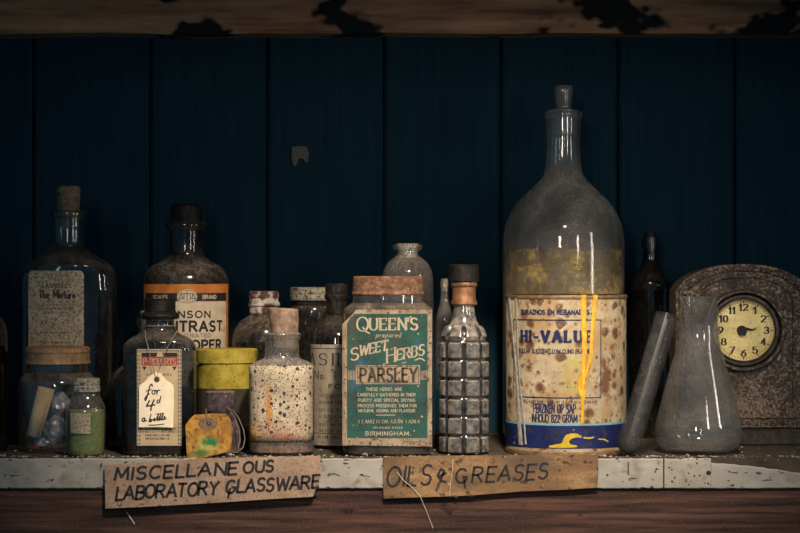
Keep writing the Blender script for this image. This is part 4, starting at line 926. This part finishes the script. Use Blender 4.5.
drip('grey_drip', [(ac(516), 299, 4), (ac(517), 320, 2.4), (ac(518), 345, 2), (ac(520), 385, 2.4), (ac(524), 420, 3), (ac(526), 446, 3)], 0, M['white_drip'], .0006)

# the big bottle behind the tin
D = .236; t = thing('winchester_bottle', 563.5, D, 'very large hazy stoppered bottle of amber oil rising behind the HI-VALUE tin', 'bottle')
pr = smooth_profile([[(110.5, 15), (113, 18.2), (116, 18.8), (118.5, 17.8)], [(118.5, 17.4), (134, 17.4), (137, 16.8)], [(137, 16.6), (155, 17), (168, 18.2), (178, 21.5), (187, 30), (199, 42.5), (213, 52.5), (230, 59), (248, 60.8)], [(248, 60.8), (-10, 60.8), (-3, 58.5), (0, 52)]], D)
loft('bottle_body', pr, M['g_big'], t, N=80)
loft('oil', fill_from(pr, Z(249.5, D), .97), M['amber_liquid'], t, N=64)
loft('stopper', smooth_profile([[(86, 7), (87, 8.8), (92, 9.2), (104, 8.2), (109.5, 8.4), (110.5, 14)], [(111, 13.5), (135, 12.5), (136, 8)]], D), M['g_dusty'], t)

# dark bottle in the gap
D = .285; t = thing('dark_bottle', 650, D, 'nearly black bottle in the shadows between the tin and the leaning test tube', 'bottle')
pr = smooth_profile([[(238, 8.5), (248, 8.5)], [(248, 7), (262, 7.5), (273, 13), (281, 19), (290, 21)], [(290, 21), (-5, 21), (0, 18)]], D)
loft('bottle_body', pr, M['g_dark'], t); loft('liquid', fill_from(pr, Z(285, D), .95), M['dark_liquid'], t)
loft('stopper', smooth_profile([[(232, 6), (252, 5.5)]], D), M['black_cap'], t)

# ------------------------------------------------------------------ conical flask with a broken lip
D = .078; t = thing('conical_flask', 698.5, D, 'dusty conical laboratory flask with a broken lip in front of the clock', 'flask')
def flask():
    pr = smooth_profile([[(296, 19.5), (312, 19.3), (330, 20), (346, 22), (362, 26.5), (385, 33), (410, 39.5), (424, 43), (433, 44)], [(433, 44), (441, 42.8), (447, 39), (-1.2, 33), (0, 26)]], D, sub=6)
    pr = [p for p in pr]; N = 72; V, F = [], []
    s = S(D); wall_t = .0013
    def lip(a, z):                                               # broken edge: front wall chipped away left of a standing shard
        x = math.cos(a)*19.4; front = -math.sin(a)
        top = Z(297, D)
        if front > 0.05:
            if x < 16: top = Z(297+min(27, 31*front**.8*(1-max(0, (x+4)/20)**1.4)*min(1, (x+20)/10)), D)
            else: top = Z(292, D)
        return top
    rings = [(z, a) for z, a, b_, n_ in pr]
    def ring(z, r, i):
        a = 2*PI*i/N; zz = z; tz = lip(a, z)
        if z > Z(345, D): zz = Z(345, D)+(z-Z(345, D))*(tz-Z(345, D))/(Z(296, D)-Z(345, D))
        return (r*math.cos(a), r*math.sin(a), zz)
    seq = [(z, r) for z, r in rings]+[(.0015, .0001)]
    inn = [(max(z, .0028), max(r-wall_t, .0001)) for z, r in rings]+[(.0028, .0001)]
    allr = inn[::-1]+seq
    for z, r in allr:
        for i in range(N): V.append(ring(z, r, i))
    for q in range(len(allr)-1):
        for i in range(N):
            j = (i+1) % N; F.append((q*N+i, q*N+j, (q+1)*N+j, (q+1)*N+i))
    return mesh_obj('flask_body', V, F, M['g_dust2'], t, smooth=40)
flask()
loft('sediment', [(.0045, .022, .022, 2), (.0032, .028, .028, 2), (.003, .012, .012, 2)], M['dust_crumb'], t)

# leaning test tube
def test_tube():
    p0 = Vector((X(629, .030), .030, .0126)); p1 = Vector((X(667, .066), .066, Z(316, .066)))
    ax_ = (p1-p0).normalized(); u = ax_.cross(Vector((0, 1, 0))).normalized(); v = ax_.cross(u).normalized()
    t = bpy.data.objects.new('test_tube', None); COL.objects.link(t); t.location = (p0.x, p0.y, 0)
    tag(t, 'dusty round-bottomed test tube leaning towards the conical flask', 'test tube')
    L_ = (p1-p0).length; r = .0121; N = 40; V, F = [], []
    prof = []
    for i in range(10):
        a = PI/2*i/9; prof.append((-r*math.cos(a), r*math.sin(a)+1e-5))
    for i in range(1, 13): prof.append((L_*i/12*.985, r))
    prof += [(L_*.99, r*1.06), (L_, r*1.06), (L_, r*.9)]
    prof += [(L_*.9-L_*.9*i/8, r*.9) for i in range(9)]
    for i in range(8, -1, -1):
        a = PI/2*i/9; prof.append((-r*.9*math.cos(a), r*.9*math.sin(a)+1e-5))
    for h, rr in prof:
        for i in range(N):
            a = 2*PI*i/N; V.append(p0-Vector(t.location)+ax_*h+(u*math.cos(a)+v*math.sin(a))*rr)
    for q in range(len(prof)-1):
        for i in range(N):
            j = (i+1) % N; F.append((q*N+i, q*N+j, (q+1)*N+j, (q+1)*N+i))
    mesh_obj('tube_glass', V, F, M['g_tube'], t, smooth=40)
    # a little dust packed in the round end
    V, F = [], []; pf = [(-r*.86*math.cos(PI/2*i/6), r*.86*math.sin(PI/2*i/6)+1e-5) for i in range(7)]+[(.004, r*.86), (.006, 1e-5)]
    for h, rr in pf:
        for i in range(20):
            a = 2*PI*i/20; V.append(p0-Vector(t.location)+ax_*h+(u*math.cos(a)+v*math.sin(a))*rr)
    for q in range(len(pf)-1):
        for i in range(20):
            j = (i+1) % 20; F.append((q*20+i, q*20+j, (q+1)*20+j, (q+1)*20+i))
    mesh_obj('residue', V, F, M['dark_tin'], t, smooth=40)
test_tube()

# ------------------------------------------------------------------ clock
D = .165; t = thing('mantel_clock', 742.5, D, 'corroded arched metal mantel clock with a cream dial', 'clock')
s = S(D); zc = Z(330.5, D)
def cu(px): return (px-742.5)/1000*s
def arch(hw, yt, ys, yb, n=28):
    """Arched outline: straight sides, corner at ys, shallow arc up to yt."""
    pts = [(-hw, yb), (-hw, ys)]
    for i in range(1, n): 
        x = -hw+2*hw*i/n; pts.append((x, ys-(ys-yt)*(1-abs(x/hw)**2.4)**.72))
    pts += [(hw, ys), (hw, yb)]
    return [(x/1000*s, Z(y, D)) for x, y in pts]
def prism(name, pts, y0, y1, m, parent, bev=0):
    bm = bmesh.new(); vs = [bm.verts.new((x, y0, z)) for x, z in pts]; f_ = bm.faces.new(vs)
    r = bmesh.ops.extrude_face_region(bm, geom=[f_]); 
    for v in r['geom']:
        if isinstance(v, bmesh.types.BMVert): v.co.y = y1
    bmesh.ops.recalc_face_normals(bm, faces=bm.faces)
    if bev:
        es = [e for e in bm.edges if all(abs(v.co.y-y0) < 1e-6 for v in e.verts)]
        bmesh.ops.bevel(bm, geom=es, offset=bev, segments=3, affect='EDGES')
    return bm_obj(name, bm, m, parent, 35)
o = prism('case', arch(67, 264.5, 291, 431), -.006, .055, M['clock_case'], t, .004)
# plinth
zb = Z(429.5, D)
prism('plinth', [(-.070*s, 0), (-.070*s, zb), (.070*s, zb), (.070*s, 0)], -.010, .058, M['clock_dark'], t, .002)
def moulding(name, pts, y, r, m):
    return tube(name, [(x, y, z) for x, z in pts], r, m, t, 8)
moulding('arch_moulding', arch(50, 277, 300, 417)[0:], -.0062, .0014, M['clock_case'])
moulding('base_moulding', [(-.064*s, Z(417.5, D)), (.064*s, Z(417.5, D))], -.0066, .0014, M['clock_case'])
def studs():
    bm = bmesh.new(); P = arch(58.5, 270, 294, 417, 40)
    Q = []
    for (a, b_) in zip(P, P[1:]):
        L_ = math.hypot(b_[0]-a[0], b_[1]-a[1]); n = max(1, int(L_/.0048))
        Q += [(a[0]+(b_[0]-a[0])*i/n, a[1]+(b_[1]-a[1])*i/n) for i in range(n)]
    Q += [(-.060*s+.12*s*i/26, Z(423.3, D)) for i in range(27)]
    for x, z in Q:
        g = bmesh.ops.create_uvsphere(bm, u_segments=8, v_segments=6, radius=.0021)['verts']
        for v in g: v.co = Vector((x+v.co.x, -.0062+v.co.y*.7, z+v.co.z*1.15))
    return bm_obj('beaded_border', bm, M['clock_case'], t, 60)
o = studs()
def ring(name, r0, r1, y0, y1, m, N=64):
    V, F = [], []; pf = [(r0, y0), (r0+(r1-r0)*.25, y1), (r0+(r1-r0)*.7, y1), (r1, y0)]
    for i in range(N):
        a = 2*PI*i/N
        for r, y in pf: V.append((math.cos(a)*r, y, zc+math.sin(a)*r))
    for i in range(N):
        for j in range(4):
            a, b_ = i*4+j, i*4+(j+1) % 4; c_ = ((i+1) % N)*4; F.append((a, b_, c_+(j+1) % 4, c_+j))
    return mesh_obj(name, V, F, m, t, smooth=40)
px = s/1000
ring('bezel', 36.5*px, 41.5*px, -.0055, -.0125, M['clock_case'])
ring('inner_bezel', 30.5*px, 37*px, -.0055, -.0095, M['clock_dark'])
ring('dial_ring', 29.9*px, 31.1*px, -.006, -.0105, M['brass_lid'])
Ld = Label(lambda x, y, l: ((x-742.5)*px, -.0075-l, zc-(y-330.5)*px))
N = 64
Ld.poly([(742.5+30.2*math.cos(2*PI*i/N), 330.5+30.2*math.sin(2*PI*i/N)) for i in range(N)], M['dial'], 0)
for i in range(60):
    a = 2*PI*i/60; r0 = 27.9 if i % 5 else 27.2
    Ld.ribbon([(742.5+r0*math.sin(a), 330.5-r0*math.cos(a)), (742.5+29*math.sin(a), 330.5-29*math.cos(a))], .4 if i % 5 else 1.1, M['ink'])
Ld.ribbon([(742.5+27.6*math.cos(2*PI*i/48), 330.5+27.6*math.sin(2*PI*i/48)) for i in range(49)], .25, M['faded_ink'])
for hnum in range(1, 13):
    a = 2*PI*hnum/12; cx_, cy_ = 742.5+22.9*math.sin(a), 330.5-22.9*math.cos(a); st = str(hnum); wd = {1: 3.4, 10: 7.6, 11: 6.0, 12: 8.0}.get(hnum, 4.4)
    Ld.text(st, cx_-wd/2, cx_+wd/2, cy_-3.2, cy_+3.2, 2.0, M['ink'], serif=.36 if '1' in st else 0, contrast=.35, gap=.22)
Ld.build('dial', t)
hd = Label(lambda x, y, l: ((x-742.5)*px, -.0092-l, zc-(y-330.5)*px))
hd.poly([(742.1, 326.8), (746, 327.8), (750.5, 329.2), (752.5, 329.0), (754.6, 327.2), (755.2, 327.8), (753, 330.2), (750.4, 330.6), (745.5, 329.8), (742.1, 330.6)], M['ink'], 0)
o = hd.build('hour_hand', t); md = o.modifiers.new('thickness', 'SOLIDIFY'); md.thickness = .0006; md.offset = 0
tube('hub', [(-.002*s+0, -.0075, zc), (-.002*s, -.0115, zc)], .0048*s, M['ink'], t, 20)

# ------------------------------------------------------------------ small things
def debris():
    """Crumbs of plaster and dirt along the shelf's front edge."""
    bm = bmesh.new(); r = random.Random(3)
    for i in range(750):
        x = r.uniform(-.15, .95); y = abs(r.gauss(0, .012))+.0045
        if i % 4 == 0: y = r.uniform(.004, .13)
        sz = r.choice((.0005, .0006, .0008, .0012)) * (2.0 if r.random() < .05 else 1)
        g = bmesh.ops.create_icosphere(bm, subdivisions=1, radius=sz)['verts']
        for v in g: v.co = Vector((x+v.co.x*r.uniform(.8, 1.8), y+v.co.y, sz*.95+.0004+v.co.z*r.uniform(.5, .9)))
    o = bm_obj('shelf_debris', bm, M['dust_crumb']); tag(o, 'pale crumbs and grit scattered along the front of the shelf', 'debris', kind='stuff'); return o
debris()
def web(pts, label, name='cobweb_thread', r=.0003):
    P = [(X(x, y), y, Z(py, y)) for x, py, y in pts]; c0 = Vector(P[0])
    o = tube(name, [Vector(p)-c0 for p in P], r, M['cobweb'], None, 5); o.location = c0; return tag(o, label, 'cobweb', 'cobweb threads')
web([(397, 472, -.0052), (404, 481, -.0052), (412, 487, -.0052), (420, 496, -.0046), (426, 510, .002), (433, 528, .003)], 'pale cobweb thread trailing down from the OILS & GREASES card')
web([(453, 459, -.0052), (452.5, 470, -.0054), (451, 480, -.0052), (449.5, 495, -.0050)], 'short cobweb thread hanging across the ampersand on the card', r=.00025)
web([(126, 511.5, .0032), (130, 517, .0030), (134.5, 524, .0030)], 'short pale thread stuck on the brown board below the laboratory sign', r=.0005)
# scrap on the wall
def scrap():
    y = WALL-.0025; sf = S(y); V, F = [], []
    out = [(292, 147), (300, 146), (307, 146.5), (309, 153), (308, 161), (306, 163), (303.5, 159), (299, 158), (297.5, 163), (295, 166.5), (292.5, 164), (291.5, 156)]
    n = len(out); c0 = (X(300, y), Z(156, y))
    V = [(X(a, y)-c0[0], 0, Z(b_, y)-c0[1]) for a, b_ in out]+[(X(a, y)-c0[0], .003, Z(b_, y)-c0[1]) for a, b_ in out]
    o = mesh_obj('paper_scrap', V, [tuple(range(n)), tuple(range(n, 2*n))]+[(i, (i+1) % n, n+(i+1) % n, n+i) for i in range(n)], M['flake'])
    o.location = (c0[0], y, c0[1]); tag(o, 'small torn pale scrap stuck on the dark back wall', 'scrap')
scrap()
